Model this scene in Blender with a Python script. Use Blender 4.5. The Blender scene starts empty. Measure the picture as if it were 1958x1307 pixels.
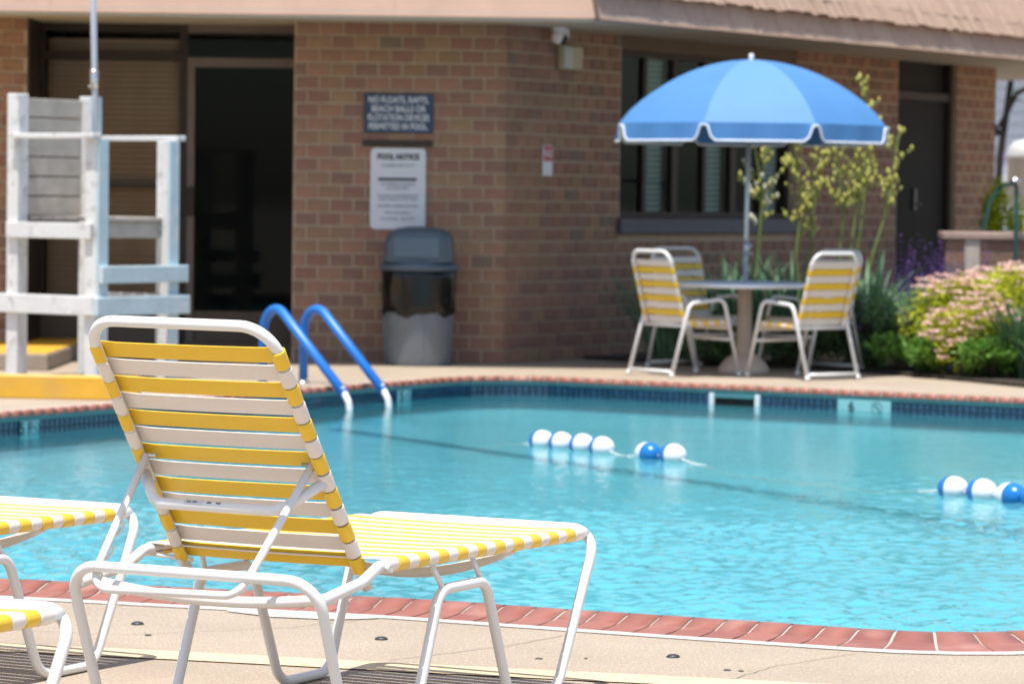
import bpy, bmesh, math, random
from mathutils import Vector, Matrix
random.seed(11)
R = math.radians
SC = bpy.context.scene
COL = SC.collection

# ------------------------------------------------------------------ camera
F_PX, CAM_H, ROLL = 6500.0, 1.39, 0.0127
PITCH = math.atan(278.5 / F_PX)
cd = bpy.data.cameras.new("camera")
cd.sensor_width = 36.0
cd.lens = F_PX / 1958 * 36
cd.clip_start, cd.clip_end = 0.1, 1200
cd.dof.use_dof = True
cd.dof.focus_distance = 8.95
cd.dof.aperture_fstop = 6.7
cam = bpy.data.objects.new("camera", cd)
COL.objects.link(cam)
cam.matrix_world = Matrix.Translation((0, 0, CAM_H)) @ Matrix.Rotation(math.pi / 2 - PITCH, 4, 'X') @ Matrix.Rotation(ROLL, 4, 'Z')
SC.camera = cam

# ------------------------------------------------------------------ sky and sun
SUN_EL, SUN_DIR = R(75), Vector((-0.45, -0.893))          # horizontal direction towards the sun
world = bpy.data.worlds.new("World")
SC.world = world
world.use_nodes = True
wn = world.node_tree
wn.nodes.clear()
sky = wn.nodes.new('ShaderNodeTexSky')
sky.sky_type = 'NISHITA'
sky.sun_disc = False
sky.sun_elevation = SUN_EL
sky.sun_rotation = math.atan2(SUN_DIR.x, SUN_DIR.y)
sky.air_density, sky.dust_density, sky.ozone_density = 1.0, 1.6, 1.0
bg = wn.nodes.new('ShaderNodeBackground')
bg.inputs['Strength'].default_value = 0.14
wo = wn.nodes.new('ShaderNodeOutputWorld')
wn.links.new(sky.outputs[0], bg.inputs[0])
wn.links.new(bg.outputs[0], wo.inputs[0])
sl = bpy.data.lights.new("sun", 'SUN')
sl.energy, sl.angle, sl.color = 4.4, R(0.53), (1.0, 0.955, 0.88)
sun = bpy.data.objects.new("sun", sl)
COL.objects.link(sun)
sd = Vector((SUN_DIR.x * math.cos(SUN_EL), SUN_DIR.y * math.cos(SUN_EL), math.sin(SUN_EL)))
sun.rotation_euler = sd.to_track_quat('Z', 'Y').to_euler()
sun.location = (0, 0, 40)
SC.view_settings.view_transform = 'Standard'
SC.view_settings.look = 'None'
SC.view_settings.exposure = 0.53
SC.view_settings.gamma = 1.0
SC.view_settings.use_curve_mapping = False
SC.render.engine = 'CYCLES'
SC.cycles.use_denoising = True
SC.cycles.max_bounces = 10
SC.cycles.transparent_max_bounces = 16
SC.cycles.sample_clamp_indirect = 6.0
SC.cycles.caustics_reflective = False
SC.cycles.caustics_refractive = False

# ------------------------------------------------------------------ helpers
def at(px, py, y):
    """point at real distance y seen at a pixel of the 1958 px wide photograph (used to read positions off the photo)"""
    a, b = px - 979, py - 653.5
    x_ = math.cos(ROLL) * a + math.sin(ROLL) * b
    y_ = -math.sin(ROLL) * a + math.cos(ROLL) * b
    r = Vector((x_, F_PX * math.cos(PITCH) - y_ * math.sin(PITCH), -F_PX * math.sin(PITCH) - y_ * math.cos(PITCH)))
    return Vector((0, 0, CAM_H)) + r * (y / r.y)

def mat(name, col, rough=0.6, var=0.12, scale=6.0, bump=0.0, bscale=60.0, spec=0.5, metal=0.0, col2=None, sheen=0, emis=None, coat=0.0, trans=0.0, dist=0.01):
    m = bpy.data.materials.new(name)
    m.use_nodes = True
    nt = m.node_tree
    p = nt.nodes['Principled BSDF']
    p.inputs['Roughness'].default_value = rough
    p.inputs['Specular IOR Level'].default_value = spec
    p.inputs['Metallic'].default_value = metal
    if coat: p.inputs['Coat Weight'].default_value = coat; p.inputs['Coat Roughness'].default_value = 0.08
    tc = nt.nodes.new('ShaderNodeTexCoord')
    n1 = nt.nodes.new('ShaderNodeTexNoise')
    n1.inputs['Scale'].default_value = scale
    n1.inputs['Detail'].default_value = 6
    n1.inputs['Roughness'].default_value = 0.6
    nt.links.new(tc.outputs['Object'], n1.inputs['Vector'])
    cr = nt.nodes.new('ShaderNodeValToRGB')
    c2 = col2 or tuple(min(1, c * (1 + var)) for c in col)
    c1 = tuple(c * (1 - var) for c in col)
    cr.color_ramp.elements[0].position, cr.color_ramp.elements[1].position = 0.3, 0.7
    cr.color_ramp.elements[0].color = (*c1, 1)
    cr.color_ramp.elements[1].color = (*c2, 1)
    nt.links.new(n1.outputs['Fac'], cr.inputs[0])
    nt.links.new(cr.outputs[0], p.inputs['Base Color'])
    if bump:
        n2 = nt.nodes.new('ShaderNodeTexNoise')
        n2.inputs['Scale'].default_value = bscale
        n2.inputs['Detail'].default_value = 4
        nt.links.new(tc.outputs['Object'], n2.inputs['Vector'])
        b = nt.nodes.new('ShaderNodeBump')
        b.inputs['Strength'].default_value = bump
        b.inputs['Distance'].default_value = dist
        nt.links.new(n2.outputs['Fac'], b.inputs['Height'])
        nt.links.new(b.outputs[0], p.inputs['Normal'])
    m['principled'] = 1
    return m

def add_noise_layer(m, col, scale, lo, hi, detail=5, seed=0.0):
    """lay a second colour over a material through a noise mask (wear, specks)"""
    nt = m.node_tree
    p = nt.nodes['Principled BSDF']
    old = p.inputs['Base Color'].links[0].from_socket
    tc = nt.nodes.new('ShaderNodeTexCoord')
    mp = nt.nodes.new('ShaderNodeMapping')
    mp.inputs['Location'].default_value = (seed, seed * 2, seed)
    n = nt.nodes.new('ShaderNodeTexNoise')
    n.inputs['Scale'].default_value = scale
    n.inputs['Detail'].default_value = detail
    r = nt.nodes.new('ShaderNodeMapRange')
    r.inputs['From Min'].default_value, r.inputs['From Max'].default_value = lo, hi
    mx = nt.nodes.new('ShaderNodeMix')
    mx.data_type = 'RGBA'
    nt.links.new(tc.outputs['Object'], mp.inputs[0]); nt.links.new(mp.outputs[0], n.inputs['Vector'])
    nt.links.new(n.outputs['Fac'], r.inputs['Value'])
    nt.links.new(r.outputs[0], mx.inputs[0])
    nt.links.new(old, mx.inputs[6])
    mx.inputs[7].default_value = (*col, 1)
    nt.links.new(mx.outputs[2], p.inputs['Base Color'])
    return m

class MB:
    """collects shapes and links them as one mesh object"""
    def __init__(s): s.v, s.f, s.sm = [], [], []
    def add(s, vs, fs, smooth=False):
        o = len(s.v)
        s.v += [tuple(v) for v in vs]
        s.f += [tuple(i + o for i in f) for f in fs]
        s.sm += [smooth] * len(fs)
        return s
    def box(s, x0, x1, y0, y1, z0, z1, M=None, bev=0.0):
        if bev:
            b = bev
            vs, fs = [], []
            bm = bmesh.new()
            bmesh.ops.create_cube(bm, size=1)
            for v in bm.verts: v.co = Vector((x0 + (v.co.x + .5) * (x1 - x0), y0 + (v.co.y + .5) * (y1 - y0), z0 + (v.co.z + .5) * (z1 - z0)))
            bmesh.ops.bevel(bm, geom=bm.edges[:], offset=b, segments=1, affect='EDGES')
            vs = [v.co.copy() for v in bm.verts]
            bm.verts.index_update()
            fs = [[v.index for v in f.verts] for f in bm.faces]
            bm.free()
        else:
            vs = [Vector(p) for p in ((x0, y0, z0), (x1, y0, z0), (x1, y1, z0), (x0, y1, z0), (x0, y0, z1), (x1, y0, z1), (x1, y1, z1), (x0, y1, z1))]
            fs = [(0, 3, 2, 1), (4, 5, 6, 7), (0, 1, 5, 4), (1, 2, 6, 5), (2, 3, 7, 6), (3, 0, 4, 7)]
        if M is not None: vs = [M @ v for v in vs]
        return s.add(vs, fs)
    def sheet(s, x0, x1, y, z0, z1):
        return s.add([(x0, y, z0), (x1, y, z0), (x1, y, z1), (x0, y, z1)], [(0, 1, 2, 3)])
    def bar(s, p, q, w, h, up=(0, 0, 1), bev=0.0):
        """a square timber from p to q, w wide, h along up"""
        p, q = Vector(p), Vector(q)
        d = (q - p); L = d.length; d.normalize()
        x = d.cross(Vector(up)); 
        if x.length < 1e-4: x = d.cross(Vector((1, 0, 0)))
        x.normalize(); z = x.cross(d)
        M = Matrix((( x.x, d.x, z.x, p.x), (x.y, d.y, z.y, p.y), (x.z, d.z, z.z, p.z), (0, 0, 0, 1)))
        return s.box(-w / 2, w / 2, 0, L, -h / 2, h / 2, M, bev)
    def tube(s, pts, r, n=12, caps=True):
        pts = [Vector(p) for p in pts]
        k = len(pts)
        rs = r if isinstance(r, (list, tuple)) else [r] * k
        T = []
        for i in range(k):
            a = pts[max(0, i - 1)]; b = pts[min(k - 1, i + 1)]
            T.append((b - a).normalized())
        ref = Vector((0, 0, 1)) if abs(T[0].z) < 0.9 else Vector((1, 0, 0))
        nrm = (ref - T[0] * ref.dot(T[0])).normalized()
        vs, fs = [], []
        for i in range(k):
            nrm = (nrm - T[i] * nrm.dot(T[i])).normalized()
            bi = T[i].cross(nrm)
            for j in range(n):
                a = 2 * math.pi * j / n
                vs.append(pts[i] + (nrm * math.cos(a) + bi * math.sin(a)) * rs[i])
        for i in range(k - 1):
            for j in range(n):
                fs.append((i * n + j, i * n + (j + 1) % n, (i + 1) * n + (j + 1) % n, (i + 1) * n + j))
        s.add(vs, fs, True)
        if caps:
            o = len(s.v) - len(vs)
            s.f.append(tuple(o + j for j in range(n - 1, -1, -1))); s.sm.append(False)
            s.f.append(tuple(o + (k - 1) * n + j for j in range(n))); s.sm.append(False)
        return s
    def lathe(s, prof, n=24, c=(0, 0, 0), smooth=True, M=None):
        vs, fs = [], []
        for (r, z) in prof:
            for j in range(n):
                a = 2 * math.pi * j / n
                v = Vector((c[0] + r * math.cos(a), c[1] + r * math.sin(a), c[2] + z))
                vs.append(M @ v if M is not None else v)
        for i in range(len(prof) - 1):
            for j in range(n):
                fs.append((i * n + j, i * n + (j + 1) % n, (i + 1) * n + (j + 1) % n, (i + 1) * n + j))
        s.add(vs, fs, smooth)
        o = len(s.v) - len(vs)
        if prof[0][0] > 1e-5: s.f.append(tuple(o + j for j in range(n - 1, -1, -1))); s.sm.append(False)
        if prof[-1][0] > 1e-5: s.f.append(tuple(o + (len(prof) - 1) * n + j for j in range(n))); s.sm.append(False)
        return s
    def ball(s, c, r, n=8, k=5, sx=1, sz=1):
        prof = [(max(1e-6, r * math.sin(math.pi * i / k)), -r * sz * math.cos(math.pi * i / k)) for i in range(k + 1)]
        return s.lathe(prof, n, c)
    def mesh(s, name, m):
        me = bpy.data.meshes.new(name)
        me.from_pydata(s.v, [], s.f)
        me.polygons.foreach_set('use_smooth', s.sm)
        for x in (m if isinstance(m, (list, tuple)) else [m]): me.materials.append(x)
        me.update()
        return me
    def build(s, name, m, parent=None, loc=None, rotz=0):
        o = bpy.data.objects.new(name, s.mesh(name, m))
        COL.objects.link(o)
        o.parent = parent
        if loc is not None: o.location = loc
        o.rotation_euler.z = rotz
        return o

def inst(name, me, parent=None, loc=(0, 0, 0), rotz=0):
    o = bpy.data.objects.new(name, me)
    COL.objects.link(o)
    o.parent = parent
    o.location = loc
    o.rotation_euler.z = rotz
    return o
def thing(name, label, cat, loc=(0, 0, 0), rotz=0, group=None):
    o = bpy.data.objects.new(name, None)
    o.empty_display_size = 0.1
    COL.objects.link(o)
    o.location = loc; o.rotation_euler.z = rotz
    return tag(o, label, cat, group)
def tag(o, label, cat, group=None):
    o['label'] = label; o['category'] = cat
    if group: o['group'] = group
    return o
def struct(o): o['kind'] = 'structure'; return o
def stuff(o): o['kind'] = 'stuff'; return o
def copy_tree(o, parent=None):
    c = o.copy(); COL.objects.link(c); c.parent = parent
    for ch in list(o.children): copy_tree(ch, c)
    return c
def fillet(pts, rad, n=6, closed=False):
    """round the corners of a polyline"""
    pts = [Vector(p) for p in pts]
    k = len(pts); out = []
    for i, p in enumerate(pts):
        r = rad[i] if isinstance(rad, (list, tuple)) else rad
        if (not closed and i in (0, k - 1)) or r <= 0: out.append(p); continue
        a = pts[(i - 1) % k]; b = pts[(i + 1) % k]
        u = (a - p); v = (b - p)
        lu, lv = u.length, v.length
        u.normalize(); v.normalize()
        ang = u.angle(v)
        if ang > math.pi - 0.02: out.append(p); continue
        t = min(r / math.tan(ang / 2), lu * 0.49, lv * 0.49)
        rr = t * math.tan(ang / 2)
        c = p + (u + v).normalized() * (rr / math.sin(ang / 2))
        s0 = p + u * t - c; s1 = p + v * t - c
        w = s0.angle(s1)
        for j in range(n + 1):
            q = j / n
            out.append(c + (s0 * math.sin((1 - q) * w) + s1 * math.sin(q * w)) / math.sin(w))
    return out
def lettering(body, size, m, parent, M, bold=0.0, align='CENTER', name='lettering', sx=1.0, spacing=1.0):
    cu = bpy.data.curves.new(name, 'FONT')
    cu.body = body; cu.size = size; cu.align_x = align; cu.align_y = 'CENTER'
    cu.offset = bold; cu.extrude = 0.0008; cu.space_line = spacing
    cu.materials.append(m)
    o = bpy.data.objects.new(name, cu)
    COL.objects.link(o)
    me = bpy.data.meshes.new_from_object(o.evaluated_get(bpy.context.evaluated_depsgraph_get()))
    bpy.data.objects.remove(o); bpy.data.curves.remove(cu)
    o = bpy.data.objects.new(name, me); COL.objects.link(o)
    if not me.materials: me.materials.append(m)
    o.parent = parent
    o.matrix_local = M @ Matrix.Diagonal((sx, 1, 1, 1))
    return o
RX90 = Matrix.Rotation(math.pi / 2, 4, 'X')

# ------------------------------------------------------------------ materials
WHITE = mat('white_powder_coat', (0.74, 0.735, 0.72), 0.28, 0.02, 3, 0.06, 90, coat=0.25)
VY = mat('yellow_vinyl', (0.82, 0.52, 0.028), 0.36, 0.05, 5, 0.05, 140, coat=0.15)
VW = mat('white_vinyl', (0.76, 0.685, 0.615), 0.36, 0.03, 5, 0.05, 140, coat=0.15)
STEEL = mat('stainless', (0.62, 0.62, 0.62), 0.22, 0.05, 8, metal=1.0)
GREYALU = mat('grey_aluminium', (0.50, 0.53, 0.57), 0.35, 0.06, 8, metal=0.5)
BLACK = mat('black_print', (0.015, 0.015, 0.017), 0.5, 0.1)
DECK = mat('sand_concrete', (0.372, 0.306, 0.232), 0.85, 0.10, 1.3, 0.9, 120, spec=0.25, dist=0.005)
add_noise_layer(DECK, (0.26, 0.19, 0.14), 105, 0.53, 0.70, 3, 3)
add_noise_layer(DECK, (0.54, 0.46, 0.39), 85, 0.57, 0.72, 3, 9)
add_noise_layer(DECK, (0.30, 0.235, 0.185), 0.9, 0.54, 0.80, 7, 5)
GROUT = mat('pale_grout', (0.46, 0.41, 0.36), 0.9, 0.12, 30, 0.4, 120)
CAULK = mat('white_caulk', (0.62, 0.59, 0.54), 0.8, 0.14, 14, 0.3, 90)
COPING = [mat('coping_clay', c, 0.42, 0.10, 12, 0.15, 160) for c in ((0.300, 0.105, 0.068), (0.318, 0.116, 0.077), (0.282, 0.097, 0.064), (0.328, 0.124, 0.084))]
for m_ in COPING: add_noise_layer(m_, (0.44, 0.22, 0.165), 5, 0.55, 0.78, 7, 1)
YLINE = mat('worn_yellow_paint', (0.66, 0.50, 0.31), 0.8, 0.10, 7, 0.3, 200)
add_noise_layer(YLINE, (0.44, 0.34, 0.25), 24, 0.56, 0.66, 8, 2)
WPATCH = mat('worn_white_paint', (0.62, 0.57, 0.50), 0.8, 0.10, 7, 0.3, 200)
add_noise_layer(WPATCH, (0.47, 0.37, 0.28), 9, 0.47, 0.62, 8, 4)
TEAL = mat('teal_paint', (0.07, 0.22, 0.23), 0.5, 0.12, 5)
TILE = [mat('glazed_tile', c, 0.08, 0.12, 20, coat=0.6) for c in ((0.022, 0.075, 0.14), (0.03, 0.09, 0.165), (0.018, 0.065, 0.125))]
TGROUT = mat('navy_grout', (0.003, 0.012, 0.030), 0.35, 0.2, 20)
PLASTER = mat('pool_plaster', (0.37, 0.81, 0.90), 0.7, 0.10, 1.2)
LANE = mat('dark_floor_tile', (0.015, 0.06, 0.09), 0.5, 0.1)
BRICKM = [mat('brick_face', c, 0.88, 0.16, 14, 0.5, 120) for c in
          ((0.300, 0.158, 0.106), (0.265, 0.142, 0.100), (0.325, 0.176, 0.116), (0.285, 0.172, 0.104), (0.240, 0.140, 0.102), (0.315, 0.200, 0.118), (0.205, 0.148, 0.105))]
MORTAR = mat('tan_mortar', (0.46, 0.355, 0.25), 0.95, 0.12, 20, 0.4, 150)
FASCIA = mat('peach_fascia', (0.42, 0.27, 0.20), 0.75, 0.07, 2.5, 0.15, 60)
SHINGLE = [mat('cedar_shingle', c, 0.85, 0.12, 9, 0.4, 80) for c in ((0.40, 0.272, 0.20), (0.37, 0.25, 0.185), (0.42, 0.295, 0.22))]
SOFFIT = mat('soffit_paint', (0.50, 0.46, 0.39), 0.7, 0.06, 3)
TRIM = mat('white_trim', (0.72, 0.72, 0.72), 0.5, 0.05, 4)
BRONZE = mat('bronze_frame', (0.034, 0.024, 0.018), 0.5, 0.1, 10, spec=0.25)
BROWNPANEL = mat('brown_panel', (0.10, 0.068, 0.045), 0.6, 0.12, 6)
BLIND = mat('tan_blind', (0.30, 0.20, 0.125), 0.7, 0.08, 5)
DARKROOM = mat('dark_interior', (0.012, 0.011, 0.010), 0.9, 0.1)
BLACKDOOR = mat('dark_door', (0.012, 0.010, 0.009), 0.6, 0.15, 5, spec=0.15)
TEALBLIND = mat('teal_blind', (0.34, 0.52, 0.50), 0.6, 0.1, 5)
SILL = mat('slate_sill', (0.065, 0.070, 0.085), 0.55, 0.1, 6)
YPAINT = mat('yellow_paint', (0.72, 0.40, 0.035), 0.5, 0.08, 4, 0.15, 50)
add_noise_layer(YPAINT, (0.62, 0.36, 0.08), 3, 0.5, 0.75, 6, 2)
WOODW = mat('white_timber', (0.66, 0.66, 0.65), 0.6, 0.06, 6, 0.3, 40)
add_noise_layer(WOODW, (0.42, 0.41, 0.385), 11, 0.54, 0.74, 8, 6)
WOODSHADE = mat('blue_shade_timber', (0.47, 0.60, 0.65), 0.6, 0.08, 6, 0.3, 40)  # white timber with the bluish shade of its pool-facing sides put into the colour
add_noise_layer(WOODSHADE, (0.60, 0.64, 0.65), 7, 0.55, 0.72, 7, 3)
SLAT = mat('weathered_slat', (0.43, 0.39, 0.34), 0.8, 0.14, 8, 0.4, 50)
PADBLUE = mat('blue_vinyl_pad', (0.012, 0.17, 0.58), 0.38, 0.06, 6, 0.05, 60)
CANGREY = mat('grey_plastic', (0.135, 0.155, 0.175), 0.42, 0.06, 5)
LIDGREY = mat('slate_plastic', (0.068, 0.098, 0.125), 0.40, 0.06, 5)
LIDFLAP = mat('slate_flap', (0.085, 0.125, 0.165), 0.36, 0.05, 5)
BAG = mat('black_bag', (0.006, 0.006, 0.007), 0.24, 0.1, 5, 0.25, 7, dist=0.02, spec=0.4)
CANVAS = mat('blue_canvas', (0.054, 0.185, 0.415), 0.75, 0.04, 4, 0.15, 300)
CANVAS2 = mat('paler_blue_canvas', (0.092, 0.232, 0.445), 0.75, 0.03, 4, 0.15, 300)  # paler copy of the canvas for the single panel facing the pool
PIPING = mat('white_piping', (0.75, 0.78, 0.84), 0.6, 0.03)
BEIGE = mat('beige_resin', (0.52, 0.42, 0.34), 0.55, 0.05, 6)
SIGNBLUE = mat('sign_navy', (0.012, 0.040, 0.095), 0.45, 0.06)
SIGNWHITE = mat('sign_white', (0.66, 0.68, 0.72), 0.45, 0.03)
SIGNRED = mat('sign_red', (0.45, 0.05, 0.07), 0.5, 0.05)
FLOATW = mat('float_white', (0.80, 0.80, 0.80), 0.30, 0.02)
FLOATB = mat('float_blue', (0.008, 0.17, 0.47), 0.25, 0.05)
ROPE = mat('white_rope', (0.72, 0.72, 0.70), 0.8, 0.08, 40)
GLASS = bpy.data.materials.new('window_glass')
GLASS.use_nodes = True
g = GLASS.node_tree; g.nodes.clear()
go = g.nodes.new('ShaderNodeOutputMaterial'); gm = g.nodes.new('ShaderNodeMixShader')
gt = g.nodes.new('ShaderNodeBsdfTransparent'); gt.inputs[0].default_value = (0.86, 0.86, 0.84, 1)
gg = g.nodes.new('ShaderNodeBsdfGlossy'); gg.inputs['Roughness'].default_value = 0.03; gg.inputs[0].default_value = (0.7, 0.8, 0.8, 1)
gf = g.nodes.new('ShaderNodeFresnel'); gf.inputs[0].default_value = 1.25
g.links.new(gf.outputs[0], gm.inputs[0]); g.links.new(gt.outputs[0], gm.inputs[1]); g.links.new(gg.outputs[0], gm.inputs[2]); g.links.new(gm.outputs[0], go.inputs[0])

# water: clear tinted body (partly straight, partly refracted view of the floor) under a rippled reflecting surface
WATER = bpy.data.materials.new('pool_water')
WATER.use_nodes = True
w = WATER.node_tree; w.nodes.clear()
L = w.links.new
wout = w.nodes.new('ShaderNodeOutputMaterial')
tc = w.nodes.new('ShaderNodeTexCoord')
def wnoise(sx, sy, scale, det, rot=0.0):
    mp = w.nodes.new('ShaderNodeMapping'); mp.inputs['Scale'].default_value = (sx, sy, 1); mp.inputs['Rotation'].default_value = (0, 0, rot)
    n = w.nodes.new('ShaderNodeTexNoise'); n.inputs['Scale'].default_value = scale; n.inputs['Detail'].default_value = det
    L(tc.outputs['Object'], mp.inputs[0]); L(mp.outputs[0], n.inputs['Vector'])
    return n.outputs['Fac']
def wmath(op, a, b):
    n = w.nodes.new('ShaderNodeMath'); n.operation = op
    for i, x in enumerate((a, b)):
        if isinstance(x, (int, float)): n.inputs[i].default_value = x
        else: L(x, n.inputs[i])
    return n.outputs[0]
h1 = wnoise(1.0, 1.0, 2.6, 2, 0.4)
h2 = wnoise(1.0, 1.0, 9.0, 3, 1.1)
h3 = wnoise(1.0, 1.0, 26.0, 2, 0.2)
hh = wmath('ADD', wmath('MULTIPLY', h1, 0.5), wmath('ADD', wmath('MULTIPLY', h2, 0.5), wmath('MULTIPLY', h3, 0.42)))
patch = wnoise(1.0, 0.6, 0.35, 3)
pr = w.nodes.new('ShaderNodeMapRange'); pr.inputs['From Min'].default_value = 0.38; pr.inputs['From Max'].default_value = 0.62
pr.inputs['To Min'].default_value = 0.45; pr.inputs['To Max'].default_value = 1.0
L(patch, pr.inputs['Value'])
bp = w.nodes.new('ShaderNodeBump'); bp.inputs['Distance'].default_value = 0.007
L(hh, bp.inputs['Height']); L(pr.outputs[0], bp.inputs['Strength'])
fr = w.nodes.new('ShaderNodeFresnel'); fr.inputs[0].default_value = 1.24
L(bp.outputs[0], fr.inputs['Normal'])
gl = w.nodes.new('ShaderNodeBsdfGlossy'); gl.inputs['Roughness'].default_value = 0.04
L(bp.outputs[0], gl.inputs['Normal'])
rf = w.nodes.new('ShaderNodeBsdfRefraction'); rf.inputs['IOR'].default_value = 1.33; rf.inputs['Roughness'].default_value = 0.02
rf.inputs[0].default_value = (0.775, 0.972, 0.99, 1)
L(bp.outputs[0], rf.inputs['Normal'])
tr = w.nodes.new('ShaderNodeBsdfTransparent'); tr.inputs[0].default_value = (0.775, 0.972, 0.99, 1)
m1 = w.nodes.new('ShaderNodeMixShader'); m1.inputs[0].default_value = 0.40
L(tr.outputs[0], m1.inputs[1]); L(rf.outputs[0], m1.inputs[2])
m2 = w.nodes.new('ShaderNodeMixShader')
L(wmath('MULTIPLY', fr.outputs[0], 0.84), m2.inputs[0]); L(m1.outputs[0], m2.inputs[1]); L(gl.outputs[0], m2.inputs[2])
L(m2.outputs[0], wout.inputs[0])

def leafmat(name, c1, c2, scale=25, rough=0.5, transl=0.35):
    m = mat(name, c1, rough, 0.0, scale, col2=c2, spec=0.35)
    nt = m.node_tree
    p = nt.nodes['Principled BSDF']
    src = p.inputs['Base Color'].links[0].from_socket
    t = nt.nodes.new('ShaderNodeBsdfTranslucent')
    nt.links.new(src, t.inputs[0])
    mx = nt.nodes.new('ShaderNodeMixShader'); mx.inputs[0].default_value = transl
    out = [n for n in nt.nodes if n.type == 'OUTPUT_MATERIAL'][0]
    nt.links.new(p.outputs[0], mx.inputs[1]); nt.links.new(t.outputs[0], mx.inputs[2]); nt.links.new(mx.outputs[0], out.inputs[0])
    return m

WAVE = 1.0
# ------------------------------------------------------------------ pool outline
def offset(path, d):
    """offset a closed 2-D path to its outside (path runs clockwise seen from above)"""
    out = []
    k = len(path)
    for i in range(k):
        a, p, b = path[i - 1], path[i], path[(i + 1) % k]
        t = ((p - a).normalized() + (b - p).normalized()).normalized()
        n = Vector((-t.y, t.x))
        c = max(0.5, n.dot(Vector((-(b - p).y, (b - p).x)).normalized()))
        out.append(p + n * d / c)
    return out
corner = [(-6.0, 12.98), (-6.0, 15.73), (-0.147, 25.91), (6.15, 21.96), (1.66, 10.56)]
near = [(0.58, 11.03), (-0.30, 11.43), (-1.64, 11.84), (-3.2, 12.24)]
P2 = [Vector(p) for p in corner + near]
INNER = [Vector((p.x, p.y)) for p in fillet([(p.x, p.y, 0) for p in P2], [0.4, 0.4, 0.6, 0.6, 0.5, 2, 2, 2, 2], 8, True)]
AREA = sum(INNER[i - 1].x * INNER[i].y - INNER[i].x * INNER[i - 1].y for i in range(len(INNER)))
CW = AREA < 0
if not CW: INNER.reverse()
def resample(path, step):
    """points, outward normals and arc positions at even steps round a closed path"""
    k = len(path)
    seg = [(path[i], path[(i + 1) % k]) for i in range(k)]
    tot = sum((b - a).length for a, b in seg)
    n = round(tot / step); st = tot / n
    res = []; i = 0; acc = 0.0
    for j in range(n):
        s_ = j * st
        while s_ > acc + (seg[i][1] - seg[i][0]).length + 1e-9:
            acc += (seg[i][1] - seg[i][0]).length; i += 1
        a, b = seg[i]
        res.append(a + (b - a) * ((s_ - acc) / (b - a).length))
    nr = []
    for j in range(n):
        t = (res[(j + 1) % n] - res[j - 1]).normalized()
        nr.append(Vector((-t.y, t.x)))
    return res, nr
BACK = offset(INNER, 0.31)

def ring(name, prof, m, path=INNER, closed_prof=False):
    """sweep a profile of (outward, z) round the pool"""
    mb = MB()
    offs = {}
    for (o, z) in prof:
        if o not in offs: offs[o] = offset(path, o)
    k = len(path); n = len(prof)
    vs = [(offs[o][i].x, offs[o][i].y, z) for i in range(k) for (o, z) in prof]
    fs = []
    for i in range(k):
        for j in range(n - 1 if not closed_prof else n):
            a, b = i * n + j, i * n + (j + 1) % n
            c, d = ((i + 1) % k) * n + (j + 1) % n, ((i + 1) % k) * n + j
            fs.append((a, d, c, b))
    mb.add(vs, fs, False)
    return mb.build(name, m)

# deck: one sheet to the horizon with the pool cut out
bm = bmesh.new()
def loop(pts, z):
    vs = [bm.verts.new((p[0], p[1], z)) for p in pts]
    return [bm.edges.new((vs[i], vs[(i + 1) % len(vs)])) for i in range(len(vs))]
es = loop([(-300, -300), (300, -300), (300, 300), (-300, 300)], 0) + loop(BACK, 0)
bmesh.ops.triangle_fill(bm, edges=es, use_beauty=True, normal=(0, 0, 1))
me = bpy.data.meshes.new('pool_deck'); bm.to_mesh(me); bm.free(); me.materials.append(DECK)
deck = bpy.data.objects.new('pool_deck', me); COL.objects.link(deck); struct(deck)

# shell, water
bm = bmesh.new()
fl = bm.faces.new([bm.verts.new((p.x, p.y, -1.75)) for p in offset(INNER, 0.014)])
me = bpy.data.meshes.new('pool_floor'); bm.to_mesh(me); bm.free(); me.materials.append(PLASTER)
floor = struct(bpy.data.objects.new('pool_floor', me)); COL.objects.link(floor)
floor.rotation_euler = (0, 0, 0)
struct(ring('pool_wall', [(0.014, -0.215), (0.0141, -1.75)], PLASTER))
tilewall = struct(ring('tile_band', [(0.020, -0.034), (0.0201, -0.215), (0.014, -0.215)], TGROUT))
struct(ring('teal_ledge', [(0.03, -0.008), (0.008, -0.008), (0.0081, -0.034), (0.020, -0.034)], TEAL))
# the surface is a fine grid carrying real ripples: choppy in the middle, calmer towards the far walls
import numpy as np
rng = np.random.default_rng(4)
WS = 0.028
wx = np.arange(-6.2, 6.4, WS); wy = np.arange(10.2, 26.2, WS)
gx, gy = np.meshgrid(wx, wy)
gz = np.zeros_like(gx)
for lam, amp, num in ((1.1, 0.0022, 6), (0.45, 0.0020, 8), (0.22, 0.0015, 14), (0.13, 0.0024, 20), (0.085, 0.0021, 24)):
    for _ in range(num):
        th = rng.uniform(0, 2 * np.pi); l_ = lam * rng.uniform(0.75, 1.3); k_ = 2 * np.pi / l_
        gz += amp / np.sqrt(num) * 1.4 * np.sin(k_ * (gx * np.cos(th) + gy * np.sin(th)) + rng.uniform(0, 6.28))
pat = np.zeros_like(gx)
for _ in range(10):
    th = rng.uniform(0, 2 * np.pi); k_ = 2 * np.pi / rng.uniform(2.0, 6.0)
    pat += np.sin(k_ * (gx * np.cos(th) + gy * np.sin(th)) + rng.uniform(0, 6.28))
amp_ = np.clip(1.25 - (gy - 13.6) * 0.200, 0.075, 1.25) * np.clip(1 + 0.16 * pat, 0.5, 1.5)
gz = -0.112 + gz * amp_ * WAVE
poly_ = offset(INNER, 0.02)
inside = np.zeros_like(gx, bool)
for i in range(len(poly_)):
    a, b = poly_[i - 1], poly_[i]
    if abs(b.y - a.y) < 1e-9: continue
    cond = ((a.y > gy) != (b.y > gy)) & (gx < (b.x - a.x) * (gy - a.y) / (b.y - a.y) + a.x)
    inside ^= cond
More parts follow.
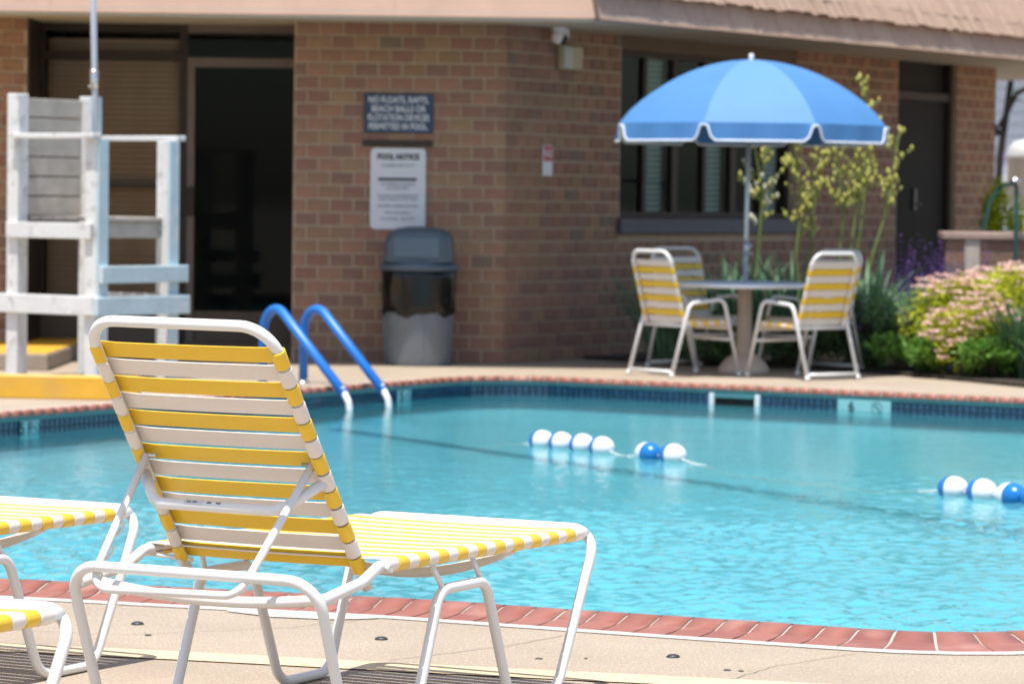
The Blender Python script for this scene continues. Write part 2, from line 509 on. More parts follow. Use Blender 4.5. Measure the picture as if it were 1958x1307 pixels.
cell = inside[:-1, :-1] | inside[1:, :-1] | inside[:-1, 1:] | inside[1:, 1:]
ny, nx = gx.shape
idx = np.arange(nx * ny).reshape(ny, nx)
quads = np.stack([idx[:-1, :-1][cell], idx[:-1, 1:][cell], idx[1:, 1:][cell], idx[1:, :-1][cell]], 1)
used, inv = np.unique(quads, return_inverse=True)
inv = inv.reshape(quads.shape)
co = np.stack([gx.ravel()[used], gy.ravel()[used], gz.ravel()[used]], 1).astype(np.float32)
me = bpy.data.meshes.new('pool_water')
me.vertices.add(len(co)); me.vertices.foreach_set('co', co.ravel())
me.loops.add(quads.size); me.loops.foreach_set('vertex_index', inv.ravel().astype(np.int32))
me.polygons.add(len(quads)); me.polygons.foreach_set('loop_start', np.arange(0, quads.size, 4, dtype=np.int32))
me.polygons.foreach_set('use_smooth', np.ones(len(quads), bool))
me.update(calc_edges=True); me.materials.append(WATER)
water = struct(bpy.data.objects.new('pool_water', me)); COL.objects.link(water)

# coping: bull-nosed clay bricks on a pale bed
PROF = [(0.305, 0.006), (0.20, 0.008), (0.15, 0.012), (0.105, 0.022), (0.065, 0.031), (0.032, 0.033), (0.010, 0.028), (0.0, 0.016), (0.0, -0.003)]
bed = struct(ring('pool_coping', [(0.31, -0.05)] + [(o + (0.004 if o < 0.02 else 0), z - 0.0035) for o, z in PROF] + [(0.03, -0.008)], GROUT))
pts, nrm = resample(INNER, 0.112)
nb = len(pts); extra = MB(); count = 0
for j in range(nb):
    p, q = pts[j], pts[(j + 1) % nb]
    pn, qn = nrm[j], nrm[(j + 1) % nb]
    mid = (p + q) / 2
    jx = random.uniform(-0.003, 0.003); jz = random.uniform(-0.0002, 0.0014)
    vs = []; n = len(PROF)
    for (o, z) in PROF:
        a = p + pn * o; b = q + qn * o
        t = (b - a).normalized(); gap = 0.0046
        a2 = a + t * (gap + jx * 0.3); b2 = b - t * (gap - jx * 0.3)
        vs += [(a2.x, a2.y, z + jz), (b2.x, b2.y, z + jz)]
    fs = [(2 * i, 2 * i + 2, 2 * i + 3, 2 * i + 1) for i in range(n - 1)]
    # sides
    a, b = p + pn * 0.3, q + qn * 0.3
    fs += [tuple(2 * i for i in range(n - 1, -1, -1)), tuple(2 * i + 1 for i in range(n))]
    inview = (mid.x / mid.y > -0.185 and mid.x / mid.y < 0.175 and -4.8 < mid.x < 4.6)
    if inview:
        mb = MB(); mb.add(vs, fs)
        for i in range(n - 1): mb.sm[i] = 2 <= i
        mb.build('brick', random.choice(COPING), bed)
        count += 1
    else: extra.add(vs, fs)
stuff(extra.build('brick_course', COPING[0], bed))
struct(ring('caulk_strip', [(0.303, 0.004), (0.303, 0.0075), (0.334, 0.0075), (0.336, 0.003)], CAULK))

# waterline tiles on the two far walls
tp, tn = resample(INNER, 0.0508)
rows = (-0.0600, -0.1108)
tl = []
for j in range(len(tp)):
    p, q = tp[j], tp[(j + 1) % len(tp)]
    mid = (p + q) / 2
    if not (mid.y > 17.5 and -3.6 < mid.x < 4.2): continue
    tl.append((j, p, q, mid))
tl.sort(key=lambda e: -e[3].x)
rest = MB(); n_ind = 0
for (j, p, q, mid) in tl:
    t = (q - p).normalized(); n_ = Vector((-t.y, t.x))
    for zc in rows:
        mb = MB() if n_ind < 300 else rest
        a, b = p + t * 0.0048, q - t * 0.0048
        f0 = 0.0185 + random.uniform(-0.0006, 0.0006)
        vs = []
        for (o, sh) in ((0.022, 0), (0.0145, 0.002)):
            for (e, z) in ((a + t * sh, zc - 0.0205 + sh), (b - t * sh, zc - 0.0205 + sh), (b - t * sh, zc + 0.0205 - sh), (a + t * sh, zc + 0.0205 - sh)):
                vs.append((e.x + n_.x * o, e.y + n_.y * o, z))
        mb.add(vs, [(4, 7, 6, 5), (0, 4, 5, 1), (1, 5, 6, 2), (2, 6, 7, 3), (3, 7, 4, 0)])
        if mb is not rest:
            mb.build('tile', random.choice(TILE), tilewall); n_ind += 1
stuff(rest.build('small_tile', TILE[0], tilewall))

# dark line of tile across the pool floor (the slope break)
mb = MB()
A_, B_ = Vector((-1.25, 23.6)), Vector((3.6, 15.8))
t = (B_ - A_).normalized(); n_ = Vector((-t.y, t.x)) * 0.08
mb.add([(A_ + n_).to_3d() + Vector((0, 0, -1.74)), (A_ - n_).to_3d() + Vector((0, 0, -1.74)), (B_ - n_).to_3d() + Vector((0, 0, -1.74)), (B_ + n_).to_3d() + Vector((0, 0, -1.74))], [(0, 1, 2, 3)])
struct(mb.build('floor_line', LANE))

# painted marks on the deck
def strip(name, line, wdt, z, m, seg=1):
    mb = MB(); k = len(line)
    vs = []
    for i in range(k):
        a = Vector(line[max(0, i - 1)]); b = Vector(line[min(k - 1, i + 1)])
        t = (b - a).normalized(); n = Vector((-t.y, t.x)) * wdt / 2
        p = Vector(line[i])
        vs += [(p.x + n.x, p.y + n.y, z), (p.x - n.x, p.y - n.y, z)]
    mb.add(vs, [(2 * i, 2 * i + 1, 2 * i + 3, 2 * i + 2) for i in range(k - 1)])
    return struct(mb.build(name, m))
strip('yellow_line', [(-5, 11.2), (-1.55, 10.28), (-0.95, 10.13), (-0.285, 9.94), (0.42, 9.76), (1.2, 9.55), (4, 8.8)], 0.17, 0.004, YLINE)
mb = MB()
wp = [at(432, 1180, 11.24), at(470, 1164, 11.40), at(735, 1178, 11.2), at(722, 1186, 11.1), at(640, 1190, 11.05), at(520, 1184, 11.1)]
mb.add([(p.x, p.y, 0.004) for p in wp], [(0, 1, 2, 3, 4, 5)])
struct(mb.build('white_paint_patch', WPATCH))
CRACKM = mat('crack_line', (0.20, 0.155, 0.12), 0.95, 0.3, 40)
def crack(line, wd_):
    random.seed(len(line) + int(wd_ * 1e5)); pts_ = []
    for a, b in zip(line, line[1:]):
        for i in range(9):
            q = i / 9
            pts_.append((a[0] + (b[0] - a[0]) * q + random.uniform(-.006, .006), a[1] + (b[1] - a[1]) * q + random.uniform(-.008, .008)))
    strip('deck_crack', pts_, wd_, 0.0022, CRACKM)
crack([(-0.35, 10.12), (-0.02, 10.45), (0.22, 10.80)], 0.0035)
crack([(0.62, 9.75), (0.80, 10.10), (1.10, 10.42)], 0.0030)
crack([(-1.75, 10.75), (-1.2, 10.62), (-0.7, 10.85), (-0.42, 11.12)], 0.0030)
random.seed(77)
CAPM = mat('dark_cap', (0.035, 0.038, 0.042), 0.45, 0.15, 30)
for (px, py, r, h) in ((263, 1196, 0.021, 0.009), (729, 1225, 0.021, 0.009), (1287, 1259, 0.021, 0.009)):
    y0 = CAM_H * F_PX / (py - 0.0127 * (px - 979) - 375)
    p = at(px, py, y0)
    mb = MB().lathe([(r, 0), (r, h * 0.25), (r * 0.8, h * 0.75), (r * 0.45, h), (1e-6, h * 1.02)], 18)
    o = mb.build('deck_cap', CAPM, loc=(p.x, p.y, 0.0005))
    tag(o, {263: 'small dark domed cap in the deck left of the near lounge chair\'s far leg', 729: 'small dark domed cap in the deck framed by the near lounge chair\'s legs',
            1287: 'small dark domed cap alone in the open deck right of the lounge chair'}[px], 'deck cap', 'dark caps set in the concrete deck')
STAIN = mat('dark_chip', (0.09, 0.085, 0.08), 0.8, 0.3, 90)
for (px, py, rx, ry) in ((283, 1217, 0.012, 0.012), (1391, 1284, 0.011, 0.010), (1417, 1286, 0.009, 0.008), (1030, 1262, 0.012, 0.012), (1120, 1262, 0.006, 0.006)):
    y0 = CAM_H * F_PX / (py - 0.0127 * (px - 979) - 375)
    p = at(px, py, y0)
    mb = MB().lathe([(rx, 0), (rx * 0.8, 0.0015), (1e-6, 0.002)], 9)
    for i, v in enumerate(mb.v):
        s_ = random.uniform(0.7, 1.2); mb.v[i] = (v[0] * s_, v[1] * s_ * 1.6, v[2])
    struct(mb.build('surface_stain', STAIN, loc=(p.x, p.y, 0.001)))

# depth markers in the waterline
def marker(inner_pt_a, inner_pt_b, txt, small=None):
    a, b = Vector(inner_pt_a), Vector(inner_pt_b)
    t = (b - a).normalized()            # runs left to right as seen from the water
    wdt = (b - a).length
    rot = math.atan2(t.y, t.x)
    m = thing('depth_marker', '', 'depth marker', (a.x, a.y, 0), rot, 'depth markers on the waterline')
    plate = MB().box(0, wdt, 0, 0.012, -0.150, -0.035, bev=0.002).build('plate', MARK, m)
    M0 = Matrix.Translation((wdt * 0.26, -0.0012, -0.083)) @ RX90
    lettering(txt, 0.10, BLACK, m, M0, bold=0.002)
    cx, cz, r = wdt * 0.74, -0.082, 0.040
    ringm = MB()
    ringm.tube([(cx + r * math.cos(i * math.pi / 10), -0.001, cz + r * math.sin(i * math.pi / 10)) for i in range(21)], 0.0035, 6, False)
    ringm.tube([(cx - r * .7, -0.001, cz + r * .7), (cx + r * .7, -0.001, cz - r * .7)], 0.003, 6)
    ringm.build('no_diving_ring', SIGNGREY, m)
    fig = MB().ball((cx + 0.012, -0.001, cz - 0.008), 0.006, 6, 4)
    fig.tube([(cx - 0.02, -0.001, cz + 0.014), (cx, -0.001, cz + 0.008), (cx + 0.010, -0.001, cz - 0.004)], 0.0045, 6)
    fig.build('diver', SIGNGREY, m)
    return m
MARK = mat('pale_teal_plate', (0.25, 0.52, 0.53), 0.3, 0.05, 8)
SIGNGREY = mat('print_grey', (0.10, 0.20, 0.22), 0.5, 0.05)
def on_wall(px, y_guess):
    best = None
    for i in range(len(INNER)):
        a, b = INNER[i], INNER[(i + 1) % len(INNER)]
        for k in range(60):
            p = a + (b - a) * k / 60
            if p.y < 17: continue
            s_ = abs(979 + F_PX * p.x / p.y - (px - 1.4))
            if best is None or s_ < best[0]: best = (s_, p)
    return best[1]
for (xa, xb, txt, lab) in ((1613, 1698, '6', 'pale teal 6 plate with no diving ring right of the skimmer'),
                           (36, 93, '5 F', 'pale teal 5 F plate below the yellow beam at the left pool wall'),
                           (753, 789, '5', 'small pale teal plate beside the blue grab rails')):
    a, b = on_wall(xa, 0), on_wall(xb, 0)
    mk = marker((a.x, a.y), (b.x, b.y), txt)
    mk['label'] = lab

# skimmer mouth
a, b = on_wall(1358, 0), on_wall(1452, 0)
t = (b - a).normalized(); wdt = (b - a).length
sk = thing('skimmer', 'dark skimmer mouth between two white uprights in the far pool wall', 'skimmer', (a.x, a.y, 0), math.atan2(t.y, t.x))
MB().box(0.05, wdt - 0.05, 0.008, 0.0165, -0.14, -0.035).build('opening', BLACKDOOR, sk)
MB().box(0.05, wdt - 0.05, -0.002, 0.008, -0.062, -0.035).build('lintel', TEAL, sk)
MB().box(0.17, 0.20, -0.002, 0.012, -0.12, -0.060).build('weir', BLACKDOOR, sk)
for x in (0.0, wdt - 0.042): MB().box(x, x + 0.042, -0.004, 0.016, -0.17, -0.034, bev=0.003).build('upright', TRIM, sk)

# ------------------------------------------------------------------ brick building
ANG = R(57)
CX, CY = -0.06, 28.2
SOF = 2.81
bld = thing('brick_building', 'low brown brick pool house with deep peach eave and recessed glass door', 'building', (CX, CY, 0))
BW, BH = 0.1955, 0.1124
# left facade, in building coordinates (x to the left is negative)
wl = MB().box(-1.77, -0.012, 0.012, 0.45, 0, SOF).build('wall', MORTAR, bld)
pier = MB().box(-9.0, -3.983, 0.012, 1.2, 0, SOF).build('wall', MORTAR, bld)
# right facade, rotated about the corner
RM = Matrix.Rotation(ANG, 4, 'Z')
def tfor(px, py):
    x_ = (px - 979) + 0.0127 * (py - 653.5)
    r = x_ / F_PX
    return (r * CY - CX) / (math.cos(ANG) - math.sin(ANG) * r)
T_W0, T_W1, T_D0, T_D1, T_END = tfor(1188, 250), tfor(1522, 260), tfor(1716, 280), tfor(1828, 280), tfor(1902, 280)
Z_SILL, Z_HEAD = 1.10, 2.68
wr = MB()
wr.box(0.012, T_W0, 0.012, 0.3, 0, SOF)
wr.box(T_W0, T_W1, 0.012, 0.3, 0, Z_SILL)
wr.box(T_W1, T_D0, 0.012, 0.3, 0, SOF)
wr.box(T_D1, T_END, 0.012, 0.3, 0, SOF)
wr = wr.build('wall', MORTAR, bld, rotz=ANG)

brick_me = {}
def brick_mesh(wd, k, side='l'):
    key = (round(wd, 3), k)
    if key not in brick_me:
        mb = MB()
        x0, x1 = -wd / 2, wd / 2
        h = (BH - 0.018) / 2; c = 0.004
        vs = [(x0, 0.03, -h), (x1, 0.03, -h), (x1, 0.03, h), (x0, 0.03, h), (x0, c, -h), (x1, c, -h), (x1, c, h), (x0, c, h),
              (x0 + c, 0, -h + c), (x1 - c, 0, -h + c), (x1 - c, 0, h - c), (x0 + c, 0, h - c)]
        fs = [(0, 1, 5, 4), (1, 2, 6, 5), (2, 3, 7, 6), (3, 0, 4, 7), (4, 5, 9, 8), (5, 6, 10, 9), (6, 7, 11, 10), (7, 4, 8, 11), (8, 9, 10, 11)]
        mb.add(vs, fs)
        brick_me[key] = mb.mesh('brick', BRICKM[k])
    return brick_me[key]
joined = {}
def lay(wall, spans, phase, single):
    """courses of bricks on one running-bond grid; spans(zc) gives the stretches of wall at that height; single(x, z) picks the bricks that are objects of their own"""
    n = 0
    for c in range(int(SOF / BH)):
        zc = (c + 0.5) * BH
        for (x0, x1) in spans(zc):
            i = math.floor((x0 + phase) / BW - 1)
            while True:
                x = i * BW - phase - (BW * 0.5 if c % 2 else 0)
                i += 1
                if x > x1 - 0.02: break
                a, b = max(x, x0), min(x + BW, x1)
                if b - a < 0.03: continue
                wd = round(b - a - 0.017, 3)
                k = min(len(BRICKM) - 1, int(random.triangular(0, len(BRICKM), 1.5)))
                xc = (a + b) / 2 + random.uniform(-0.001, 0.001)
                dy = random.uniform(-0.0015, 0.002)
                me = brick_mesh(wd, k)
                if single(xc, zc):
                    inst('brick', me, wall, (xc, dy, zc)); n += 1
                else:
                    mb = joined.setdefault((wall.name, k), (wall, MB(), k))[1]
                    mb.add([(v.co.x + xc, v.co.y + dy, v.co.z + zc) for v in me.vertices], [tuple(p.vertices) for p in me.polygons])
    return n
def right_spans(z):
    if z > Z_SILL - 0.07: return [(0, T_W0), (T_W1, T_D0), (T_D1, T_END)]
    return [(0, T_D0), (T_D1, T_END)]
nbrick = lay(wl, lambda z: [(-1.77, 0.0)], 0.0, lambda x, z: True)
nbrick += lay(wr, right_spans, 0.06, lambda x, z: x < 0.5 and z > 1.2)
lay(pier, lambda z: [(-9.0, -3.983)], 0.0, lambda x, z: False)
for (wname, k), (wall, mb, kk) in joined.items():
    stuff(mb.build('brick_course', BRICKM[kk], wall))

# recessed storefront: window with blind, glass door, transoms (plane 0.88 m behind the facade)
YS = 0.74
xL, xM, xR = -3.983, -2.72, -1.77
room = MB()
room.box(xL, xR, 3.2, 3.3, 0, SOF); room.box(xL - 0.1, xL, YS, 3.3, 0, SOF); room.box(xR, xR + 0.1, YS, 3.3, 0, SOF); room.box(xL, xR, YS, 3.3, -0.01, 0.0)
room.build('interior', DARKROOM, bld)
MB().box(xL, xL + 0.02, 0.012, YS, 0, SOF).build('reveal', BRONZE, bld)
MB().box(xR, xR + 0.01, 0.45, YS, 0, SOF).build('reveal', MORTAR, bld)
wf_ = MB()
for (a, b, z0, z1) in ((xL + 0.02, xL + 0.05, 0.4, SOF), (xM - 0.07, xM, 0.0, SOF), (xL + 0.05, xM - 0.07, 2.50, 2.57), (xL + 0.05, xM - 0.07, 2.74, SOF), (xL + 0.05, xM - 0.07, 0.40, 0.46), (xL + 0.05, xM - 0.07, 1.42, 1.45)):
    wf_.box(a, b, YS, YS + 0.07, z0, z1)
win = wf_.build('window', BRONZE, bld)
MB().box(xL + 0.02, xM - 0.07, YS + 0.005, YS + 0.065, 0.0, 0.40).build('kick_panel', BROWNPANEL, win)
MB().sheet(xL + 0.05, xM - 0.07, YS + 0.03, 0.46, 2.74).build('pane', GLASS, win)
me = MB().box(xL + 0.06, xM - 0.08, 0, 0.004, -0.022, 0.022).mesh('slat', BLIND)
for i in range(48):
    o = inst('slat', me, win, (0, YS + 0.11, 0.49 + i * 0.0462)); o.rotation_euler.x = R(random.uniform(12, 20))
df = MB()
x0d, x1d = xM, xR
for (a, b, z0, z1) in ((x0d, x0d + 0.06, 0.12, 2.53), (x1d - 0.05, x1d, 0.12, 2.53), (x0d + 0.06, x1d - 0.05, 2.45, 2.53)):
    df.box(a, b, YS - 0.02, YS + 0.07, z0, z1)
df.box(x0d, x1d, YS, YS + 0.07, 2.74, SOF)
door = df.build('door', mat('bronze_door', (0.13, 0.095, 0.075), 0.45, 0.1, 8), bld)
MB().box(x0d + 0.06, x1d - 0.05, YS + 0.005, YS + 0.05, 0.12, 0.38).build('bottom_rail', BROWNPANEL, door)
MB().sheet(x0d + 0.06, x1d - 0.05, YS + 0.02, 0.38, 2.45).build('pane', GLASS, door)
MB().sheet(x0d, x1d, YS + 0.02, 2.53, 2.74).build('pane', GLASS, door)
MB().box(x0d + 0.005, x0d + 0.07, YS - 0.06, YS - 0.02, 1.19, 1.43, bev=0.006).build('handle', BRONZE, door)
MB().box(x0d, x1d, YS - 0.25, YS + 0.07, 0.0, 0.12).build('threshold', BROWNPANEL, bld)

# right facade: three twin-sash windows, sill, header board, door
def on_right(mb, name, m, parent): return mb.build(name, m, parent, rotz=ANG if parent is bld else 0)
MB().box(T_W0, T_W1, 0.02, 0.2, Z_HEAD, SOF).build('header_board', mat('brown_header', (0.11, 0.075, 0.045), 0.7, 0.1, 5), bld, rotz=ANG)
MB().box(T_W0 - 0.06, T_W1 + 0.03, -0.05, 0.2, Z_SILL - 0.03, Z_SILL + 0.11, bev=0.008).build('window_sill', SILL, bld, rotz=ANG)
rr = MB(); rr.box(T_W0, T_END, 1.6, 1.7, 0, SOF); rr.box(T_W0, T_D1, 0.3, 1.6, -0.01, 0.0)
rr.build('interior', DARKROOM, bld, rotz=ANG)
zb, zt = Z_SILL + 0.11, Z_HEAD
wd = (T_W1 - T_W0) / 3
for i in range(3):
    a, b = T_W0 + i * wd, T_W0 + (i + 1) * wd
    mid = (a + b) / 2
    fm = MB()
    for (u0, u1, z0, z1) in ((a, a + 0.05, zb, zt), (b - 0.05, b, zb, zt), (mid - 0.03, mid + 0.03, zb + 0.05, zt - 0.05), (a + 0.05, b - 0.05, zb, zb + 0.05), (a + 0.05, b - 0.05, zt - 0.05, zt)):
        fm.box(u0, u1, 0.08, 0.16, z0, z1)
    fw = fm.build('window', BRONZE, bld, rotz=ANG)
    for (u0, u1) in ((a + 0.05, mid - 0.03), (mid + 0.03, b - 0.05)):
        MB().sheet(u0, u1, 0.11, zb + 0.05, zt - 0.05).build('pane', GLASS, fw)
    me = MB().box(mid + 0.04, b - 0.06, 0, 0.004, -0.022, 0.022).mesh('slat', TEALBLIND)
    for k in range(29):
        o = inst('slat', me, fw, (0, 0.19, zb + 0.08 + k * 0.05)); o.rotation_euler.x = R(25)
dm = MB()
dm.box(T_D0, T_D0 + 0.07, 0.06, 0.2, 0, SOF); dm.box(T_D1 - 0.07, T_D1, 0.06, 0.2, 0, SOF); dm.box(T_D0 + 0.07, T_D1 - 0.07, 0.06, 0.2, 2.42, 2.50)
dr = dm.build('door', BRONZE, bld, rotz=ANG)
MB().box(T_D0 + 0.07, T_D1 - 0.07, 0.10, 0.15, 0.01, 2.42).build('door_leaf', BLACKDOOR, dr)
MB().box(T_D0 + 0.07, T_D1 - 0.07, 0.12, 0.15, 2.50, SOF).build('transom', BLACKDOOR, dr)
h_ = MB().box(T_D0 + 0.55, T_D0 + 0.60, 0.075, 0.10, 1.30, 1.52, bev=0.004); h_.tube([(T_D0 + 0.575, 0.07, 1.36), (T_D0 + 0.68, 0.07, 1.36)], 0.012, 8); h_.build('handle', mat('dull_steel', (0.12, 0.12, 0.12), 0.4, metal=0.6), dr)

# roof: eave with soffit, fascia course and shingles
OV = 1.28
ex = (OV - (-OV) * (-math.cos(ANG))) / math.sin(ANG)     # corner of the two eaves, building coordinates
tdir = Vector((math.cos(ANG), math.sin(ANG)))
ndir = Vector((math.sin(ANG), -math.cos(ANG)))
EC = Vector(((OV - OV * math.cos(ANG)) / math.sin(ANG), -OV))
FAR = EC + tdir * 13.6
LEFT = Vector((-12.0, -OV))
sof = MB()
zS = SOF
poly = [LEFT, EC, FAR, FAR - ndir * 8, Vector((-12, 10))]
sof.add([(p.x, p.y, zS) for p in poly] + [(p.x, p.y, zS + 0.03) for p in poly], [(4, 3, 2, 1, 0), (5, 6, 7, 8, 9)] + [(i, (i + 1) % 5, 5 + (i + 1) % 5, 5 + i) for i in range(5)])
soff = sof.build('soffit', SOFFIT, bld)
roof = MB()
up = 1.9
def inn(p, q, d): return p
r0 = [LEFT + Vector((0, 0.03)), EC + (Vector((0, 0.03)) - ndir * 0.03) , FAR - ndir * 0.03, FAR - ndir * 6, Vector((-12, 8))]
sl_ = 0.28
EC2 = Vector(((OV - 1.0 - (OV - 1.0) * math.cos(ANG)) / math.sin(ANG), -(OV - 1.0)))
r1 = [Vector((-12, -(OV - 1.0))), EC2, FAR - ndir * 1.0, FAR - ndir * 6, Vector((-12, 8))]
roof.add([(p.x, p.y, zS + 0.03) for p in r0] + [(p.x, p.y, zS + up) for p in r1], [(i, (i + 1) % 5, 5 + (i + 1) % 5, 5 + i) for i in range(5)] + [(5, 6, 7, 8, 9)])
roof_o = roof.build('roof', FASCIA, bld)
def course(p0, direc, outn, length, z0, z1, proud, jit, wmin, wmax, tilt, pj=0.02):
    """a course of shingles along an eave; outn is outwards; each shingle hangs from z1 down to about z0"""
    x = 0.0
    ang = math.atan2(direc.y, direc.x)
    while x < length:
        wd_ = random.uniform(wmin, wmax)
        zz = z0 + random.uniform(-jit, jit)
        th = proud + random.uniform(-pj, pj) * proud
        mb = MB()
        zt_ = z1 + 0.03
        d0, d1 = -th, -th + (zt_ - zz) * tilt
        vs = [(0.002, d0, zz), (wd_ - 0.002, d0, zz), (wd_ - 0.002, 0.02 + max(0, d1), zz), (0.002, 0.02 + max(0, d1), zz),
              (0.002, d1, zt_), (wd_ - 0.002, d1, zt_), (wd_ - 0.002, d1 + 0.012, zt_), (0.002, d1 + 0.012, zt_)]
        mb.add(vs, [(0, 3, 2, 1), (4, 5, 6, 7), (0, 1, 5, 4), (1, 2, 6, 5), (2, 3, 7, 6), (3, 0, 4, 7)])
        p = p0 + direc * x
        o = mb.build('shingle', random.choice(SHINGLE), roof_o, (p.x, p.y, 0), ang)
        x += wd_
# left eave: smooth leaning boards; right eave: a leaning board course under overhanging shingles
ld = Vector((1, 0))
for x0_, x1_ in ((-12, -6.4), (-6.398, -3.62), (-3.618, -0.9), (-0.898, EC.x - 0.004)):
    mb = MB(); e0, e1, f0, f1 = -OV - 0.012, -OV + 0.115, SOF - 0.012, SOF + 0.34
    mb.add([(x0_, e0, f0), (x1_, e0, f0), (x1_, e0 + 0.03, f0), (x0_, e0 + 0.03, f0), (x0_, e1, f1), (x1_, e1, f1), (x1_, e1 + 0.03, f1), (x0_, e1 + 0.03, f1)],
           [(0, 3, 2, 1), (4, 5, 6, 7), (0, 1, 5, 4), (1, 2, 6, 5), (2, 3, 7, 6), (3, 0, 4, 7)])
    mb.build('fascia_board', FASCIA, bld)
MB().box(-12, EC.x - 0.03, -OV + 0.02, -OV + 0.09, SOF - 0.035, SOF - 0.0125).build('drip_edge', SOFFIT, bld)
E0 = EC + tdir * 0.03
course(E0, tdir, ndir, 13.5, SOF - 0.015, SOF + 0.30, 0.014, 0.002, 0.30, 0.55, 0.36)
course(E0 - ndir * 0.083, tdir, ndir, 13.5, SOF + 0.212, SOF + 0.37, 0.092, 0.012, 0.05, 0.15, 0.58, 0.06)
course(E0 - ndir * 0.092, tdir, ndir, 13.5, SOF + 0.345, SOF + 0.50, 0.026, 0.004, 0.09, 0.16, 0.60)
course(E0 - ndir * 0.172, tdir, ndir, 13.5, SOF + 0.475, SOF + 0.66, 0.026, 0.004, 0.09, 0.16, 0.60)
MB().bar((EC.x + 0.008, -OV - 0.016, SOF - 0.02), (EC.x - 0.05, -OV + 0.11, SOF + 0.33), 0.03, 0.03).build('corner_trim', BROWNPANEL, bld)

# ------------------------------------------------------------------ things on the walls
YW = CY - 0.005
s1 = thing('warning_sign', 'navy sign with four lines of white capitals on the brick wall', 'sign', at(762, 217, YW))
c0 = at(762, 217, YW)
hw, hhh = 0.287, 0.160
MB().box(-hw, hw, -0.014, 0.0, -hhh, hhh, bev=0.002).build('panel', SIGNBLUE, s1)
for i, line in enumerate(('NO FLOATS, RAFTS,', 'BEACH BALLS OR', 'FLOTATION DEVICES', 'PERMITTED IN POOL.')):
    lettering(line, 0.072, SIGNWHITE, s1, Matrix.Translation((0, -0.0155, 0.108 - i * 0.073)) @ RX90, bold=0.0016, sx=(0.78, 0.80, 0.74, 0.72)[i])
p = at(760, 274, YW)
tag(MB().box(-0.29, 0.29, -0.02, 0.0, -0.022, 0.022, bev=0.003).build('sign_batten', mat('dark_batten', (0.03, 0.018, 0.012), 0.6, 0.2, 9), loc=p), 'thin dark brown bar on the brick between the two signs', 'batten')
p = at(761, 361, YW)
s2 = thing('rules_sign', 'tall white sign of black print above the trash can', 'sign', p)
bm = bmesh.new()
hw, hz, rc = 0.229, 0.335, 0.04
out = fillet([(-hw, 0, -hz), (hw, 0, -hz), (hw, 0, hz), (-hw, 0, hz)], rc, 5, True)
mb = MB(); k = len(out)
mb.add([(v.x, -0.012, v.z) for v in out] + [(v.x, 0, v.z) for v in out], [tuple(range(k))] + [(i, k + i, k + (i + 1) % k, (i + 1) % k) for i in range(k)])
bm.free()
mb.build('panel', SIGNWHITE, s2)
T_ = lambda z, x=0: Matrix.Translation((x, -0.0132, z)) @ RX90
lettering('POOL NOTICE', 0.064, BLACK, s2, T_(0.262), bold=0.0035, sx=0.82)
lettering('GUARDS ON DUTY', 0.032, BLACK, s2, T_(0.192), sx=1.0)
MB().box(-0.165, 0.155, -0.0145, -0.011, 0.066, 0.090).build('black_bar', BLACK, s2)
DGREY = mat('grey_print', (0.09, 0.09, 0.10), 0.5, 0.05)
for i, (z, txt, sx) in enumerate(((0.036, 'NO RUNNING OR PUSHING', 0.75), (0.002, 'SHOWER FIRST', 0.9), (-0.058, 'NO GLASS CONTAINERS IN THE', 0.78), (-0.088, 'POOL AREA AT ANY TIME', 0.9), (-0.143, 'CHILDREN UNDER FOURTEEN', 0.84), (-0.200, 'WITH AN ADULT', 0.95), (-0.250, 'NO DIVING   NO PETS', 0.95))):
    lettering(txt, 0.030, DGREY, s2, T_(z), sx=sx)
# small red and white notice, beige box, camera on the right facade
def right_point(px, py, off=-0.002):
    t = tfor(px, py)
    y = CY + math.sin(ANG) * t - math.cos(ANG) * 0
    q = at(px, py, y)
    return Vector((q.x, q.y, q.z)) + Vector((ndir.x, ndir.y, 0)) * (-off)
p = right_point(1045, 307, -0.004)
s3 = thing('notice_sign', 'small red over white notice on the shaded brick wall', 'sign', p, ANG)
MB().box(-0.075, 0.075, -0.010, 0, -0.13, 0.13, bev=0.002).build('panel', SIGNWHITE, s3)
MB().box(-0.066, 0.066, -0.0125, -0.009, -0.005, 0.122).build('red_field', SIGNRED, s3)
lettering('NO', 0.085, SIGNWHITE, s3, Matrix.Translation((0, -0.0135, 0.055)) @ RX90, bold=0.001)
p = right_point(1083, 110, -0.004)
lt = thing('wall_light', 'beige box light on the shaded brick below the eave', 'wall light', p, ANG)
MB().box(-0.16, 0.16, -0.07, 0, -0.11, 0.10, bev=0.015).build('housing', mat('beige_plastic', (0.42, 0.36, 0.24), 0.5, 0.08, 5), lt)
MB().box(-0.155, -0.02, -0.078, -0.066, -0.10, 0.09, bev=0.008).build('diffuser', mat('dull_lens', (0.42, 0.43, 0.40), 0.3, 0.08, 5), lt)
pc = right_point(1042, 52, -0.14)
cm = thing('security_camera', 'white dome security camera under the eave at the building corner', 'camera', (pc.x, pc.y, SOF), ANG)
MB().lathe([(0.06, 0.0), (0.062, -0.03), (0.05, -0.035)], 20).build('mount', TRIM, cm)
MB().box(0.02, 0.13, -0.03, 0.05, -0.10, -0.0, bev=0.015).build('bracket', TRIM, cm)
MB().ball((0.0, 0, -0.085), 0.062, 20, 12).build('dome', TRIM, cm)
MB().ball((0.012, -0.028, -0.100), 0.047, 20, 12).build('lens_cover', mat('black_lens', (0.005, 0.005, 0.006), 0.08, 0.0), cm)

